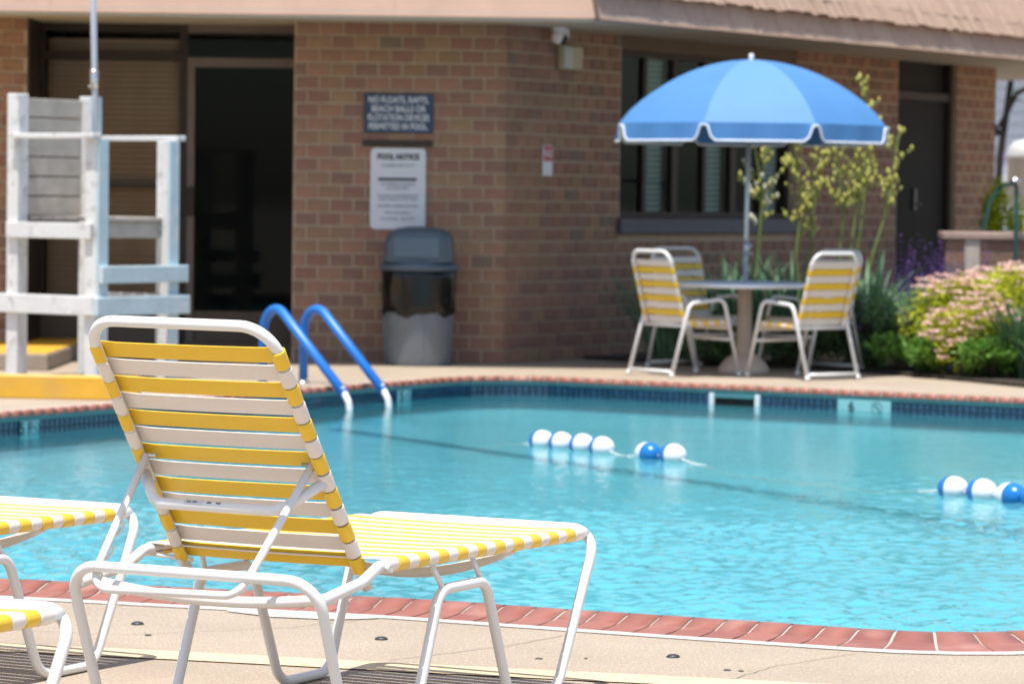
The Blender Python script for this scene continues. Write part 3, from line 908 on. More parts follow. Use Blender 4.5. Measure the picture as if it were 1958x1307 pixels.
# ------------------------------------------------------------------ landing, yellow beam
ld_ = thing('door_landing', 'low yellow painted landing behind the lifeguard stand', 'step', (-5.0, 26.2, 0))
MB().box(-3.0, 1.42, 0.0, 2.82, 0, 0.128, bev=0.01).build('slab', mat('grey_step', (0.34, 0.28, 0.22), 0.85, 0.12, 4, 0.4, 80), ld_)
MB().box(-3.0, 1.41, 0.02, 2.82, 0.126, 0.134).build('yellow_top', YPAINT, ld_)
yb = thing('yellow_beam', 'long yellow painted timber on the deck before the lifeguard stand', 'beam', (-3.2, 22.64, 0), R(-6))
MB().box(-2.2, 0.72, 0, 0.12, 0.0, 0.158, bev=0.008).build('timber', YPAINT, yb)

# ------------------------------------------------------------------ lifeguard stand
gA = Vector((-3.676, 25.2, 0)); dx = Vector((0.81, -0.59, 0)).normalized(); dy = Vector((0.59, 0.81, 0)).normalized()
st = thing('lifeguard_stand', 'tall white wooden lifeguard chair with slatted back by the pool', 'lifeguard chair', gA, math.atan2(dx.y, dx.x))
# local: x from back posts towards the front (right), y across (away)
Dp, Wd, ps = 0.79, 0.77, 0.115
for (x, y, h) in ((0, 0, 2.10), (0, Wd, 2.10), (Dp, 0, 1.765), (Dp, Wd, 1.765)):
    MB().bar((x, y, 0), (x, y, h), ps, ps, (0, 1, 0), 0.006).build('post', WOODW, st)
for y in (0 - ps / 2 - 0.018, Wd + ps / 2 + 0.018):
    MB().box(0.02, Dp + ps / 2 + 0.02, y - 0.045, y + 0.045, 1.768, 1.806, bev=0.005).build('armrest', WOODW, st)
    MB().box(-0.03, Dp + 0.03, y - 0.017, y + 0.017, 1.04, 1.155, bev=0.004).build('seat_rail', WOODW, st)
    MB().box(-0.45 if y < 0 else -0.1, Dp + ps / 2 + 0.04, y - 0.02, y + 0.02, 0.485, 0.625, bev=0.005).build('side_board', WOODW, st)
    
xf = Dp + ps / 2 + 0.02
for y in (0, Wd):
    MB().box(Dp + ps / 2 + 0.001, Dp + ps / 2 + 0.019, y - ps / 2 + 0.004, y + ps / 2 - 0.004, 0, 1.765, bev=0.003).build('shade_tint_facing', WOODSHADE, st)  # thin facing added to carry the painted blue shade tint
MB().box(ps / 2 + 0.001, ps / 2 + 0.018, Wd - ps / 2 + 0.004, Wd + ps / 2 - 0.004, 1.21, 2.10, bev=0.003).build('shade_tint_facing', WOODSHADE, st)
MB().box(xf, xf + 0.04, -0.10, Wd + 0.14, 0.485, 0.62, bev=0.005).build('step_board', WOODSHADE, st)  # step boards carry the same painted shade tint
MB().box(xf, xf + 0.04, -0.05, Wd + 0.12, 0.72, 0.845, bev=0.005).build('step_board', WOODSHADE, st)
MB().box(Dp - 0.06, Dp - 0.02, ps / 2 + 0.002, Wd - ps / 2 - 0.002, 1.045, 1.165, bev=0.004).build('seat_apron', SLAT, st)
for i in range(6):
    MB().box(0.06 + i * 0.125, 0.06 + i * 0.125 + 0.115, ps / 2 + 0.003, Wd - ps / 2 - 0.003, 1.168, 1.200, bev=0.004).build('seat_plank', SLAT, st)
for i in range(6):
    z = 1.205 + i * 0.146
    MB().box(-ps / 2 - 0.002 + random.uniform(-.004, .004), -ps / 2 + 0.030, -0.04, Wd + 0.04, z, z + 0.136, bev=0.004).build('back_slat', SLAT, st)
for y in (0.0, Wd):
    MB().bar((0, y, 0.55), (0, y, 0.55), 0.02, 0.02) if False else None
pole0 = dx * 0.0
pl_ = thing('umbrella_pole', 'bare grey umbrella pole clamped to the lifeguard chair', 'pole', gA + dy * Wd + Vector((0.07, -0.06, 0)), 0)
mb = MB(); mb.tube([(0, 0, 1.0), (-0.026, 0, 2.15), (-0.085, 0, 4.6)], 0.024, 14); mb.build('pole', GREYALU, pl_)
mb = MB(); mb.tube([(-0.028, 0, 2.16), (-0.031, 0, 2.30)], 0.033, 14); mb.lathe([(0.036, 0), (0.036, 0.02)], 14, (-0.031, 0, 2.28))
mb.box(-0.075, -0.03, -0.015, 0.015, 2.17, 2.185); mb.box(-0.06, -0.03, -0.012, 0.012, 2.20, 2.27); mb.build('clamp', STEEL, pl_)

# ------------------------------------------------------------------ trash can
pc = (-0.765, 27.79, 0)
tcn = thing('trash_can', 'round grey trash can with slate dome lid and black bag by the brick wall', 'trash can', pc, R(-4))
MB().lathe([(0.262, 0.0), (0.266, 0.02), (0.272, 0.06), (0.285, 0.45), (0.298, 0.80)], 40).build('bin', CANGREY, tcn)
for k in range(8):
    a = k * math.pi / 4 + 0.2
    M = Matrix.Rotation(a, 4, 'Z')
    MB().bar(M @ Vector((0.271, 0, 0.07)), M @ Vector((0.285, 0, 0.43)), 0.02, 0.014, M @ Vector((1, 0, 0)), 0.004).build('rib', CANGREY, tcn)
mb = MB(); prof = []
n = 48
for (r, z) in ((0.292, 0.425), (0.301, 0.44), (0.298, 0.52), (0.304, 0.62), (0.307, 0.72), (0.306, 0.80)):
    prof.append((r, z))
mb.lathe(prof, n)
for i, v in enumerate(mb.v):
    a = math.atan2(v[1], v[0]); k = i // n
    e = 0.006 * math.sin(a * 9 + k * 1.7) + 0.005 * math.sin(a * 17 - k) 
    zz = v[2] + (0.022 * math.sin(a * 5 + 1) + 0.012 * math.sin(a * 11) if k == 0 else 0)
    s_ = 1 + e / 0.3
    mb.v[i] = (v[0] * s_, v[1] * s_, zz)
mb.build('bag', BAG, tcn)
MB().lathe([(0.30, 0.772), (0.322, 0.775), (0.330, 0.795), (0.328, 0.812), (0.30, 0.835), (0.285, 0.85)], 40).build('lid_rim', LIDGREY, tcn)
# dome lid, squarish with a flat front door
mb = MB(); n = 40; secs = []
for (hw_, z, e) in ((0.285, 0.845, 4), (0.275, 0.93, 5), (0.268, 1.02, 6), (0.255, 1.078, 5), (0.19, 1.115, 3.2), (0.10, 1.132, 2.4), (1e-5, 1.135, 2)):
    row = []
    for j in range(n):
        a = 2 * math.pi * j / n
        c, s_ = math.cos(a), math.sin(a)
        d = (abs(c) ** e + abs(s_) ** e) ** (-1 / e)
        row.append((hw_ * d * c, hw_ * d * s_ * 0.95, z))
    secs.append(row)
vs = [v for r_ in secs for v in r_]
fs = [(i * n + j, i * n + (j + 1) % n, (i + 1) * n + (j + 1) % n, (i + 1) * n + j) for i in range(len(secs) - 1) for j in range(n)]
mb.add(vs, fs, True); mb.build('lid', LIDGREY, tcn)
MB().box(-0.19, 0.19, -0.282, -0.25, 0.875, 1.05, bev=0.01).build('flap', LIDFLAP, tcn)

# ------------------------------------------------------------------ blue padded grab rails
def grab_rail(base, foot, label):
    b = Vector(base); f = Vector(foot)
    h = (f - b); h.z = 0
    L_ = h.length; d = h.normalized()
    t_ = thing('grab_rail', label, 'grab rail', b, math.atan2(d.y, d.x), 'padded grab rails at the pool ladder')
    path = fillet([(0, 0, 0.03), (0, 0, 0.705), (L_ * 0.98, 0, -0.005)], [0, 0.255, 0], 18)
    pad = MB(); pad.tube(path, 0.034, 16); pad.build('foam_pad', PADBLUE, t_)
    low = fillet([(L_ * 0.955, 0, 0.03), (L_ * 1.03, 0, -0.06), (L_ * 1.05, 0, -0.16), (L_ * 1.05, 0, -0.7)], 0.06, 6)
    mb = MB(); mb.tube(low, 0.024, 14); mb.build('steel_tube', WHITE, t_)
    mb = MB(); mb.tube([(0, 0, 0), (0, 0, 0.05)], 0.024, 14); mb.lathe([(0.055, 0.0), (0.055, 0.008), (0.03, 0.02)], 18); mb.build('flange', STEEL, t_)
    return t_
grab_rail((-1.53, 24.94, 0), (-0.895, 24.12, 0), 'blue padded pool grab rail nearer the trash can')
grab_rail((-1.805, 24.65, 0), (-1.155, 23.72, 0), 'blue padded pool grab rail nearer the lounge chair')

# ------------------------------------------------------------------ lane rope with floats
rp = thing('float_rope', 'white rope with blue and white oval floats lying across the pool', 'lane rope', (0, 0, -0.112))
def ropeY(x): return 20.5 - 1.49 * (x - 0.187)
axis = Vector((1, -1.49, 0)).normalized()
def xfor(px):
    r = (px - 976) / F_PX
    return r * (20.5 + 1.49 * 0.187) / (1 + 1.49 * r)
prof = [(math.sqrt(max(0, 1 - (abs(s_)) ** 2.3)) * 0.068, s_ * 0.093) for s_ in [i / 12 for i in range(13)]]
prof[-1] = (0.012, 0.093)
fm_ = {}
for nm, m in (('white', FLOATW), ('blue', FLOATB)):
    for sg in (1, -1):
        M = Matrix.Rotation(math.atan2(axis.y, axis.x), 4, 'Z') @ Matrix.Rotation(math.pi / 2 * sg, 4, 'Y')
        mb = MB(); mb.lathe(prof, 24, M=M)
        if sg < 0: pass
        fm_[(nm, sg)] = mb.mesh('float_half', m)
fl = [(1035, 'white'), (1072, 'white'), (1112, 'white'), (1150, 'white'), (1240, 'blue'), (1287, 'white'), (1825, 'white'), (1880, 'white'), (1937, 'blue'), (1985, 'white')]
fpos = []
for px, front in fl:
    x = xfor(px); y = ropeY(x)
    other = 'blue' if front == 'white' else 'white'
    z = 0.030 + random.uniform(-0.005, 0.005)
    fo = inst('float', fm_[(front, 1)], rp, (x, y, z))
    hb = inst('float_half', fm_[(other, -1)], fo, (0, 0, 0))
    fpos.append((x, z))
def strand(xs):
    mb = MB()
    for ph in (0, math.pi):
        pts_ = []
        N = int((xs[-1][0] - xs[0][0]) * 160) + 4
        for i in range(N + 1):
            x = xs[0][0] + (xs[-1][0] - xs[0][0]) * i / N
            for a, b in zip(xs, xs[1:]):
                if a[0] <= x <= b[0] + 1e-9:
                    q = (x - a[0]) / max(1e-6, b[0] - a[0]); q = q * q * (3 - 2 * q)
                    z = a[1] + (b[1] - a[1]) * q; break
            s_ = x * 150 + ph
            pts_.append((x - 0.003 * math.cos(s_) * axis.y, ropeY(x) + 0.003 * math.cos(s_) * axis.x, z + 0.004 * math.sin(s_)))
        mb.tube(pts_, 0.0028, 6)
    return mb
X = [xfor(p) for p, _ in fl]
keys = [(X[0] - 0.55, -0.12), (X[0] - 0.16, -0.012), (X[0], 0.02)] + [(x, 0.025) for x in X[1:4]] + [((X[3] + X[4]) / 2, -0.004), (X[4], 0.025), (X[5], 0.025), (X[5] + 0.14, 0.0), (X[5] + 0.30, -0.035), (X[6] - 0.34, -0.035), (X[6] - 0.16, -0.004), (X[6], 0.025)] + [(x, 0.025) for x in X[7:]] + [(X[-1] + 0.5, -0.1)]
strand(keys).build('rope', ROPE, rp)

# ------------------------------------------------------------------ lounge chairs
W_, HS, HF, LL, AH = 0.355, 0.452, 0.442, 1.14, 0.30
TR = 0.0145
def strap_mesh(halfw, width, m, sag, wrapr=TR + 0.0042, wide=None):
    """a vinyl strap: across the top of two rails and round under each; local x across, y along the rail, z normal"""
    path = []
    for i in range(13):
        a = R(-160 + i * 250 / 12)      # round the right rail from under to the top
        path.append((halfw + wrapr * math.cos(a), wrapr * math.sin(a), 1))
    mid = []
    for i in range(1, 10):
        x = halfw * (1 - i / 5)
        mid.append((x, wrapr * 0.95 - sag * (1 - (x / halfw) ** 2) * 1.0, 0))
    path2 = path + mid + [(-x, z, k) for x, z, k in reversed(path)]
    mb = MB(); n = len(path2)
    wide = wide or width
    ys = [(-0.5, 1), (-0.475, 0), (-0.44, 0), (0.44, 0), (0.475, 0), (0.5, 1)]
    vs, fs = [], []
    for (y, e) in ys:
        for i, (x, z, k) in enumerate(path2):
            sh = 0.0016 if e else 0.0
            wy = wide if (k and abs(x) > halfw - wrapr * 0.3) else (width if not k else (width + wide) / 2)
            if k:
                cx = halfw if x > 0 else -halfw
                d = math.hypot(x - cx, z); bulge = 1 + (0.035 if abs(y) < 0.45 else 0.02)
                f = (d * bulge - sh) / d
                vs.append((cx + (x - cx) * f, y * wy, z * f))
            else: vs.append((x, y * wy, z - sh * 0.4))
    k = len(ys)
    for j in range(k - 1):
        for i in range(n - 1):
            fs.append((j * n + i, j * n + i + 1, (j + 1) * n + i + 1, (j + 1) * n + i))
    mb.add(vs, fs, True)
    # underside
    o = len(vs)
    vs2 = []
    for (y, e) in (ys[0], ys[-1]):
        for i, (x, z, kk) in enumerate(path2):
            if kk:
                cx = halfw if x > 0 else -halfw
                wy = wide if abs(x) > halfw - wrapr * 0.3 else (width + wide) / 2
                f = (TR + 0.0006) / math.hypot(x - cx, z)
                vs2.append((cx + (x - cx) * f, y * wy, z * f))
            else: vs2.append((x, y * width, z - 0.0035))
    fs2 = [(i + 1, i, n + i, n + i + 1) for i in range(n - 1)]
    mb.add(vs2, fs2, True)
    top_ = [vs[:n], vs[(k - 1) * n:]]; und = [vs2[:n], vs2[n:]]
    for e in (0, 1):
        f_ = [(i, i + 1, n + i + 1, n + i) if e else (i + 1, i, n + i, n + i + 1) for i in range(n - 1)]
        mb.add(top_[e] + und[e], f_, False)
    return mb.mesh('strap', m)
BA = R(55.9); WB = 0.270; LB = 0.772
def make_lounge():
    t_ = thing('lounge_chair', '', 'lounge chair', (-0.63, 8.748, 0), -0.484, 'strap lounge chairs along the pool')
    fr = MB()
    # seat rails: pivot - kink - joint with the head leg, straight to the foot bar
    for sx in (-1, 1):
        fr = MB()
        fr.tube(fillet([(sx * (W_ + 0.004), -0.318, HS - 0.060), (sx * W_, -0.115, HS - 0.034), (sx * W_, -0.03, HS), (sx * W_, LL - 0.045, HF + 0.001), (sx * W_, LL + 0.006, HF - 0.004)], [0, 0.06, 0.06, 0.05, 0], 8), TR, 14)
        fr.build('seat_rail', WHITE, t_)
    # one bent tube: head bar, legs, ground runners, arches and foot bar in a closed loop
    V = W_ + 0.012; AHH = 0.352
    def side(v): return [(v, -AHH, HS - 0.010), (v, -AHH + 0.165, TR + 0.001), (v, 0.128, TR + 0.001), (v, 0.268, 0.365), (v, 0.520, 0.365), (v, 0.672, TR + 0.001), (v, 0.945, TR + 0.001), (v + 0.02 * (1 if v > 0 else -1), LL + 0.012, HF + 0.010)]
    lp = [(0, -AHH, HS - 0.010)] + side(V) + [(0, LL + 0.012, HF + 0.010)] + side(-V)[::-1] + [(0, -AHH, HS - 0.010)]
    rd = [0, 0.085, 0.08, 0.08, 0.065, 0.065, 0.085, 0.085, 0.078]
    lp = fillet(lp, [0] + rd[1:] + [0] + rd[1:][::-1] + [0], 9)
    mb = MB(); mb.tube(lp, TR, 16, caps=False); mb.build('leg_frame', WHITE, t_)
    for sx in (-1, 1):
        v = sx * V
        for (u0, z0, u1, z1) in ((0.240, HS - 0.012, 0.285, 0.366), (0.462, HS - 0.014, 0.498, 0.366)):
            mb = MB(); mb.tube([(sx * W_, u0, z0), (v, u1, z1)], 0.0075, 10)
            mb.build('strut', WHITE, t_)
    # sagging bows below the seat
    for (u, z0, sag, r) in ((0.70, HS - 0.018, 0.085, TR), (-0.25, HS - 0.060, 0.028, TR)):
        mb = MB(); pts_ = []
        for i in range(17):
            q = -1 + i / 8
            pts_.append((q * W_, u, z0 - sag * (1 - q * q)))
        mb.tube(pts_, r, 12); mb.build('bow', WHITE, t_)
    # backrest
    B = Matrix.Translation((0, 0.03, HS - 0.026)) @ Matrix.Rotation(math.pi - BA, 4, 'X')      # local y runs up the back; local z is the sitting side
    B = Matrix(((1, 0, 0, 0), (0, -math.cos(BA), math.sin(BA), 0.03), (0, math.sin(BA), math.cos(BA), HS - 0.026), (0, 0, 0, 1))) @ Matrix(((1, -0.021, 0, 0), (-0.006, 1, 0, 0), (0, 0, 1, 0), (0, 0, 0, 1)))
    pb = fillet([(-WB, -0.05, 0), (-WB, LB, 0), (WB, LB, 0), (WB, -0.05, 0)], [0, 0.085, 0.085, 0], 9)
    mb = MB(); mb.tube([B @ p for p in pb], TR, 16); mb.build('back_frame', WHITE, t_)
    for sx in (-1, 1):      # pivot bolt and bracket
        mb = MB()
        mb.tube([B @ Vector((sx * (WB - 0.03), 0.0, 0)), (sx * (W_ + 0.02), 0.0, HS - 0.012)], 0.006, 8)
        mb.lathe([(0.011, 0), (0.011, 0.007), (0.006, 0.010)], 6, M=Matrix.Translation((sx * (W_ + 0.013), -0.012, HS - 0.004)) @ Matrix.Rotation(math.pi / 2 * sx, 4, 'Y'))
        mb.lathe([(0.010, 0), (0.010, 0.006), (0.005, 0.009)], 6, M=Matrix.Translation(B @ Vector((sx * WB, 0.006, -0.013))) @ Matrix.Rotation(math.pi * 0.8, 4, 'X'))
        mb.build('bolt', WHITE, t_)
    # back straps
    sy, sw = strap_mesh(WB, 0.0450, VY, 0.003, wide=0.0492), strap_mesh(WB, 0.0450, VW, 0.003, wide=0.0492)
    pit = 0.0538
    for i in range(13):
        o = bpy.data.objects.new('strap', sy if i % 2 == 0 else sw); COL.objects.link(o); o.parent = t_
        o.matrix_local = B @ Matrix.Translation((0, 0.028 + i * pit, 0)) @ Matrix.Rotation(random.uniform(-0.004, 0.004), 4, 'Z')
    # brace bow welded to the back
    bz = [B @ Vector(p) for p in fillet([(-WB, 0.300, -0.010), (-WB + 0.085, 0.286, -0.115), (WB - 0.085, 0.286, -0.115), (WB, 0.300, -0.010)], [0, 0.06, 0.06, 0], 8)]
    mb = MB(); mb.tube(bz, TR, 14); br = mb.build('brace', WHITE, t_)
    cen = B @ Vector((-0.035, 0.286, -0.115))
    # small printed sticker on the brace
    mb = MB(); rows_ = []
    for k in range(5):
        a = R(100 + k * 16)
        for x in (-0.055, 0.0):
            mb.v.append((cen.x + x, cen.y + (TR + 0.0006) * math.cos(a), cen.z + (TR + 0.0006) * math.sin(a)))
    for k in range(4): mb.f.append((2 * k, 2 * k + 1, 2 * k + 3, 2 * k + 2)); mb.sm.append(True)
    mb.build('sticker', STICK, br)
    mb = MB()
    for k in range(2, 4):
        a0, a1 = R(103 + k * 12), R(109 + k * 12)
        for x in (-0.048, -0.030, 0.012, 0.040):
            o0 = len(mb.v)
            for (xx, a) in ((x, a0), (x + 0.014, a0), (x + 0.014, a1), (x, a1)):
                mb.v.append((cen.x + xx, cen.y + (TR + 0.0011) * math.cos(a), cen.z + (TR + 0.0011) * math.sin(a)))
            mb.f.append((o0, o0 + 1, o0 + 2, o0 + 3)); mb.sm.append(False)
    mb.build('print', BLACK, br)
    # adjusting bail
    tl_, tr_ = B @ Vector((-WB + 0.022, 0.350, -0.004)), B @ Vector((WB - 0.022, 0.350, -0.004))
    bl_, br_ = Vector((-0.300, -0.362, HS - 0.066)), Vector((0.155, -0.372, HS - 0.055))
    bail = fillet([tl_, bl_, br_, tr_], [0, 0.055, 0.055, 0], 9)
    mb = MB(); mb.tube(bail, 0.0105, 14)
    ba = mb.build('bail', WHITE, t_)
    for (e0, e1, sx) in ((tl_, bl_, 1), (tr_, br_, -1)):
        d = (e1 - e0).normalized(); L_ = (e1 - e0).length
        inn_ = Vector((sx, 0, 0)); dn = d.cross(inn_).normalized()
        if dn.y < 0: dn = -dn
        hk = MB()
        for q in (0.50, 0.68, 0.87):
            c = e0 + d * (L_ * q)
            p0 = c + dn * 0.012 
            sd = inn_ * 0.4 + dn
            arc = [c + sd * 0.004, c + sd * 0.018 + d * -0.004, c + sd * 0.021 + d * 0.010, c + sd * 0.014 + d * 0.034]
            hk.tube(fillet(arc, 0.008, 3), 0.0034, 8)
        hk.build('notch_hooks', WHITE, ba)
        mb = MB(); mb.lathe([(0.010, -0.02), (0.010, -0.012), (0.005, -0.012), (0.005, 0.03)], 8, M=Matrix.Translation(e0) @ Matrix.Rotation(math.pi / 2 * sx, 4, 'Y')); mb.build('bolt', STEEL, ba)
    # seat straps
    sy, sw = strap_mesh(W_, 0.0430, VY, 0.004, wide=0.0482), strap_mesh(W_, 0.0430, VW, 0.004, wide=0.0482)
    pit = 0.0525
    for i in range(21):
        u = 0.022 + i * pit
        o = bpy.data.objects.new('strap', sw if i % 2 == 0 else sy); COL.objects.link(o); o.parent = t_
        o.matrix_local = Matrix.Translation((0, u, HS + (HF - HS) * u / LL)) @ Matrix.Rotation(random.uniform(-0.004, 0.004), 4, 'Z')
    return t_
STICK = mat('sticker', (0.62, 0.62, 0.64), 0.4, 0.02)
c1 = make_lounge()
c1['label'] = 'yellow and white strap lounge chair with raised back, in sharp focus'
c2 = copy_tree(c1); c2.location = (-0.63 - 1.335, 8.748 + 0.42, 0); c2.rotation_euler.z = -0.478
c2['label'] = 'strap lounge chair mostly cut off, its flat foot end beside the raised back'
c3 = copy_tree(c1); c3.location = (-0.63 - 1.225, 8.748 - 2.0, 0); c3.rotation_euler.z = -0.49
c3['label'] = 'strap lounge chair nearest the bottom left corner, only its foot corner showing'

# ------------------------------------------------------------------ patio table, umbrella, chairs
TX, TY = 1.852, 27.09
tb = thing('patio_table', 'round white patio table on beige pedestal under the umbrella', 'table', (TX, TY, 0))
MB().lathe([(0.02, 0.700), (0.50, 0.700), (0.548, 0.690), (0.562, 0.700), (0.560, 0.722), (0.545, 0.728), (0.53, 0.718), (0.02, 0.718)], 48).build('tabletop', mat('frosted_top', (0.80, 0.82, 0.86), 0.35, 0.03), tb)
mb = MB(); prof_ = [(0.075, 0.10), (0.066, 0.2), (0.058, 0.5), (0.058, 0.66), (0.065, 0.69)]
mb.lathe(prof_, 32)
for i, v in enumerate(mb.v):
    a = i % 32; s_ = 1.0 if a % 2 else 0.93
    mb.v[i] = (v[0] * s_, v[1] * s_, v[2])
mb.build('pedestal', BEIGE, tb)
MB().lathe([(0.205, 0.0), (0.205, 0.03), (0.19, 0.065), (0.15, 0.115), (0.10, 0.150), (0.06, 0.165)], 36).build('base', BEIGE, tb)
um = thing('patio_umbrella', 'blue domed umbrella with white piped scalloped valance over the table', 'umbrella', (TX, TY, 0.0))
mb = MB(); mb.tube([(0, 0, 0.165), (0.002, 0, 1.2), (0.022, 0, 2.50)], 0.0185, 14); mb.build('pole', GREYALU, um)
mb = MB(); mb.tube([(0.004, 0, 0.94), (0.006, 0, 1.06)], 0.024, 14); mb.tube([(0.0, 0, 1.02), (0.05, -0.03, 1.02)], 0.008, 8); mb.tube([(0.0, 0, 0.955), (0.045, -0.03, 0.955)], 0.007, 8); mb.build('collar', GREYALU, um)
mb = MB(); mb.lathe([(0.022, 2.475), (0.026, 2.49), (0.018, 2.505), (0.022, 2.52), (0.018, 2.54), (1e-5, 2.546)], 14, (0.022, 0, 0)); mb.build('finial', TRIM, um)
UR, UZ0, UZ1 = 1.115, 1.975, 2.495
OFX = 0.022
def dome(rho):  # rho 0..1 -> r, z
    return UR * rho, UZ1 - (UZ1 - UZ0) * (0.45 * (1 - math.sqrt(max(0, 1 - 0.94 * rho ** 2.0))) / (1 - math.sqrt(0.06)) + 0.55 * rho ** 1.9)
ROT0 = R(-90)
for k in range(8):
    ac = ROT0 + k * math.pi / 4
    mb = MB(); NR, NA = 12, 8
    vs = []
    for i in range(NR + 1):
        r, z = dome(i / NR)
        for j in range(NA + 1):
            q = j / NA * 2 - 1
            a = ac + q * math.pi / 8
            # cloth is tight between ribs: chord blended with a little billow
            chord = math.cos(math.pi / 8) / math.cos(q * math.pi / 8)
            rr_ = r * (chord * 0.75 + 0.25) if i else 0.0
            zz = z - 0.012 * (1 - q * q) * math.sin(math.pi * i / NR)
            vs.append((OFX + rr_ * math.cos(a), rr_ * math.sin(a), zz))
    fs = [(i * (NA + 1) + j, (i + 1) * (NA + 1) + j, (i + 1) * (NA + 1) + j + 1, i * (NA + 1) + j + 1) for i in range(NR) for j in range(NA)]
    mb.add(vs, fs, True)
    cp = mb.build('canopy_panel', CANVAS2 if k in (0,) else CANVAS, um)
    if k == 0: cp['label'] = 'paler canopy panel facing the pool'
    # valance flap with slanted ends
    mb = MB(); vs = []; low = []
    qs = [-1.0, -0.975, -0.94, -0.91, -0.88, -0.8, -0.6, -0.4, -0.2, 0, 0.2, 0.4, 0.6, 0.8, 0.88, 0.91, 0.94, 0.975, 1.0]
    for j, q in enumerate(qs):
        a = ac + q * math.pi / 8
        chord = math.cos(math.pi / 8) / math.cos(q * math.pi / 8)
        r0_ = UR * (chord * 0.75 + 0.25)
        aq = abs(q)
        dz = 0.140 if aq <= 0.86 else 0.140 - 0.122 * min(1, ((aq - 0.86) / 0.085)) ** 0.9
        for i in range(5):
            s_ = i / 4
            rr_ = r0_ * (1 + 0.012 * s_) + 0.012 * math.sin(q * 8 + k * 2) * s_
            vs.append((OFX + rr_ * math.cos(a), rr_ * math.sin(a), UZ0 - dz * s_))
        low.append(Vector(vs[-1]))
    mb.add(vs, [(j * 5 + i, j * 5 + i + 1, (j + 1) * 5 + i + 1, (j + 1) * 5 + i) for j in range(len(qs) - 1) for i in range(4)], True)
    vl = mb.build('valance', CANVAS, um)
    mb = MB(); mb.tube(low, 0.0085, 8); mb.build('piping', PIPING, vl)
for k in range(8):
    a = ROT0 + math.pi / 8 + k * math.pi / 4
    mb = MB(); mb.tube([(OFX + dome(i / 10)[0] * math.cos(a), dome(i / 10)[0] * math.sin(a), dome(i / 10)[1] - 0.014) for i in range(1, 11)], 0.005, 6)
    r, z = dome(0.5)
    mb.tube([(OFX, 0, 2.02), (OFX + r * math.cos(a), r * math.sin(a), z - 0.014)], 0.004, 6)
    mb.build('rib', GREYALU, um)

def make_chair():
    t_ = thing('patio_chair', '', 'chair', (0, 0, 0), 0, 'strap patio chairs round the table')
    hw_ = 0.27; r = 0.0155
    # local y forwards; rear feet at y=-0.34, front feet at y=0.34
    for sx in (-1, 1):
        x = sx * hw_
        mb = MB()
        mb.tube(fillet([(x, -0.345, 0.0), (x, -0.165, 0.575), (x, 0.175, 0.605), (x, 0.345, 0.0)], [0, 0.075, 0.075, 0], 8), r, 12)
        mb.build('arm_leg', WHITE, t_)
        for sy_ in (-1, 1):
            mb = MB(); mb.tube([(x, sy_ * 0.345, 0.0), (x, sy_ * 0.333, 0.035)], r + 0.004, 10); mb.build('foot_cap', WHITE, t_)
    mb = MB()
    mb.tube([(-hw_, -0.332, 0.045), (hw_, -0.332, 0.045)], r * 0.9, 10)
    mb.build('rear_stretcher', WHITE, t_)
    mb = MB()
    mb.tube([(-hw_, 0.262, 0.29), (hw_, 0.262, 0.29)], r * 0.9, 10); mb.tube([(-hw_, -0.20, 0.40), (hw_, -0.20, 0.40)], r * 0.9, 10)
    mb.build('cross_rail', WHITE, t_)
    # seat frame
    sw_ = 0.235
    mb = MB()
    mb.tube(fillet([(-sw_, -0.20, 0.405), (-sw_, 0.27, 0.425), (sw_, 0.27, 0.425), (sw_, -0.20, 0.405), ], [0, 0.05, 0.05, 0], 6), r * 0.9, 12)
    mb.box(-sw_ + 0.02, sw_ - 0.02, 0.275, 0.285, 0.36, 0.415)
    mb.build('seat_frame', WHITE, t_)
    BAc = R(74); Bc = Matrix(((1, 0, 0, 0), (0, -math.cos(BAc), math.sin(BAc), -0.19), (0, math.sin(BAc), math.cos(BAc), 0.40), (0, 0, 0, 1)))
    mb = MB(); mb.tube([Bc @ p for p in fillet([(-sw_, -0.01, 0), (-sw_, 0.60, 0), (sw_, 0.60, 0), (sw_, -0.01, 0)], [0, 0.09, 0.09, 0], 8)], r, 12); mb.build('back_frame', WHITE, t_)
    sy, sw2 = strap_mesh(sw_, 0.049, VY, 0.006), strap_mesh(sw_, 0.049, VW, 0.006)
    for i in range(9):
        o = bpy.data.objects.new('strap', sy if i % 2 else sw2); COL.objects.link(o); o.parent = t_
        o.matrix_local = Bc @ Matrix.Translation((0, 0.045 + i * 0.057, 0))
    for i in range(8):
        o = bpy.data.objects.new('strap', sy if i % 2 else sw2); COL.objects.link(o); o.parent = t_
        o.matrix_local = Matrix.Translation((0, -0.155 + i * 0.056, 0.409 + i * 0.0024))
    return t_
ch = make_chair()
def put(o, x, y, d, label):
    o.location = (x, y, 0); o.rotation_euler.z = math.atan2(d[1], d[0]) - math.pi / 2; o['label'] = label
put(ch, 1.355, 26.72, (0.81, 0.586), 'yellow and white strap armchair at the table nearest the bare brick wall')
put(copy_tree(ch), 2.27, 26.50, (-0.63, 0.78), 'yellow and white strap armchair with its sunlit back toward the purple flowers')
put(copy_tree(ch), 1.53, 27.80, (0.55, -0.83), 'strap armchair in the umbrella shade behind the table, facing the pool')
put(copy_tree(ch), 2.42, 27.58, (-0.72, -0.69), 'strap armchair behind the table, hidden behind the sunlit armchair\'s back')

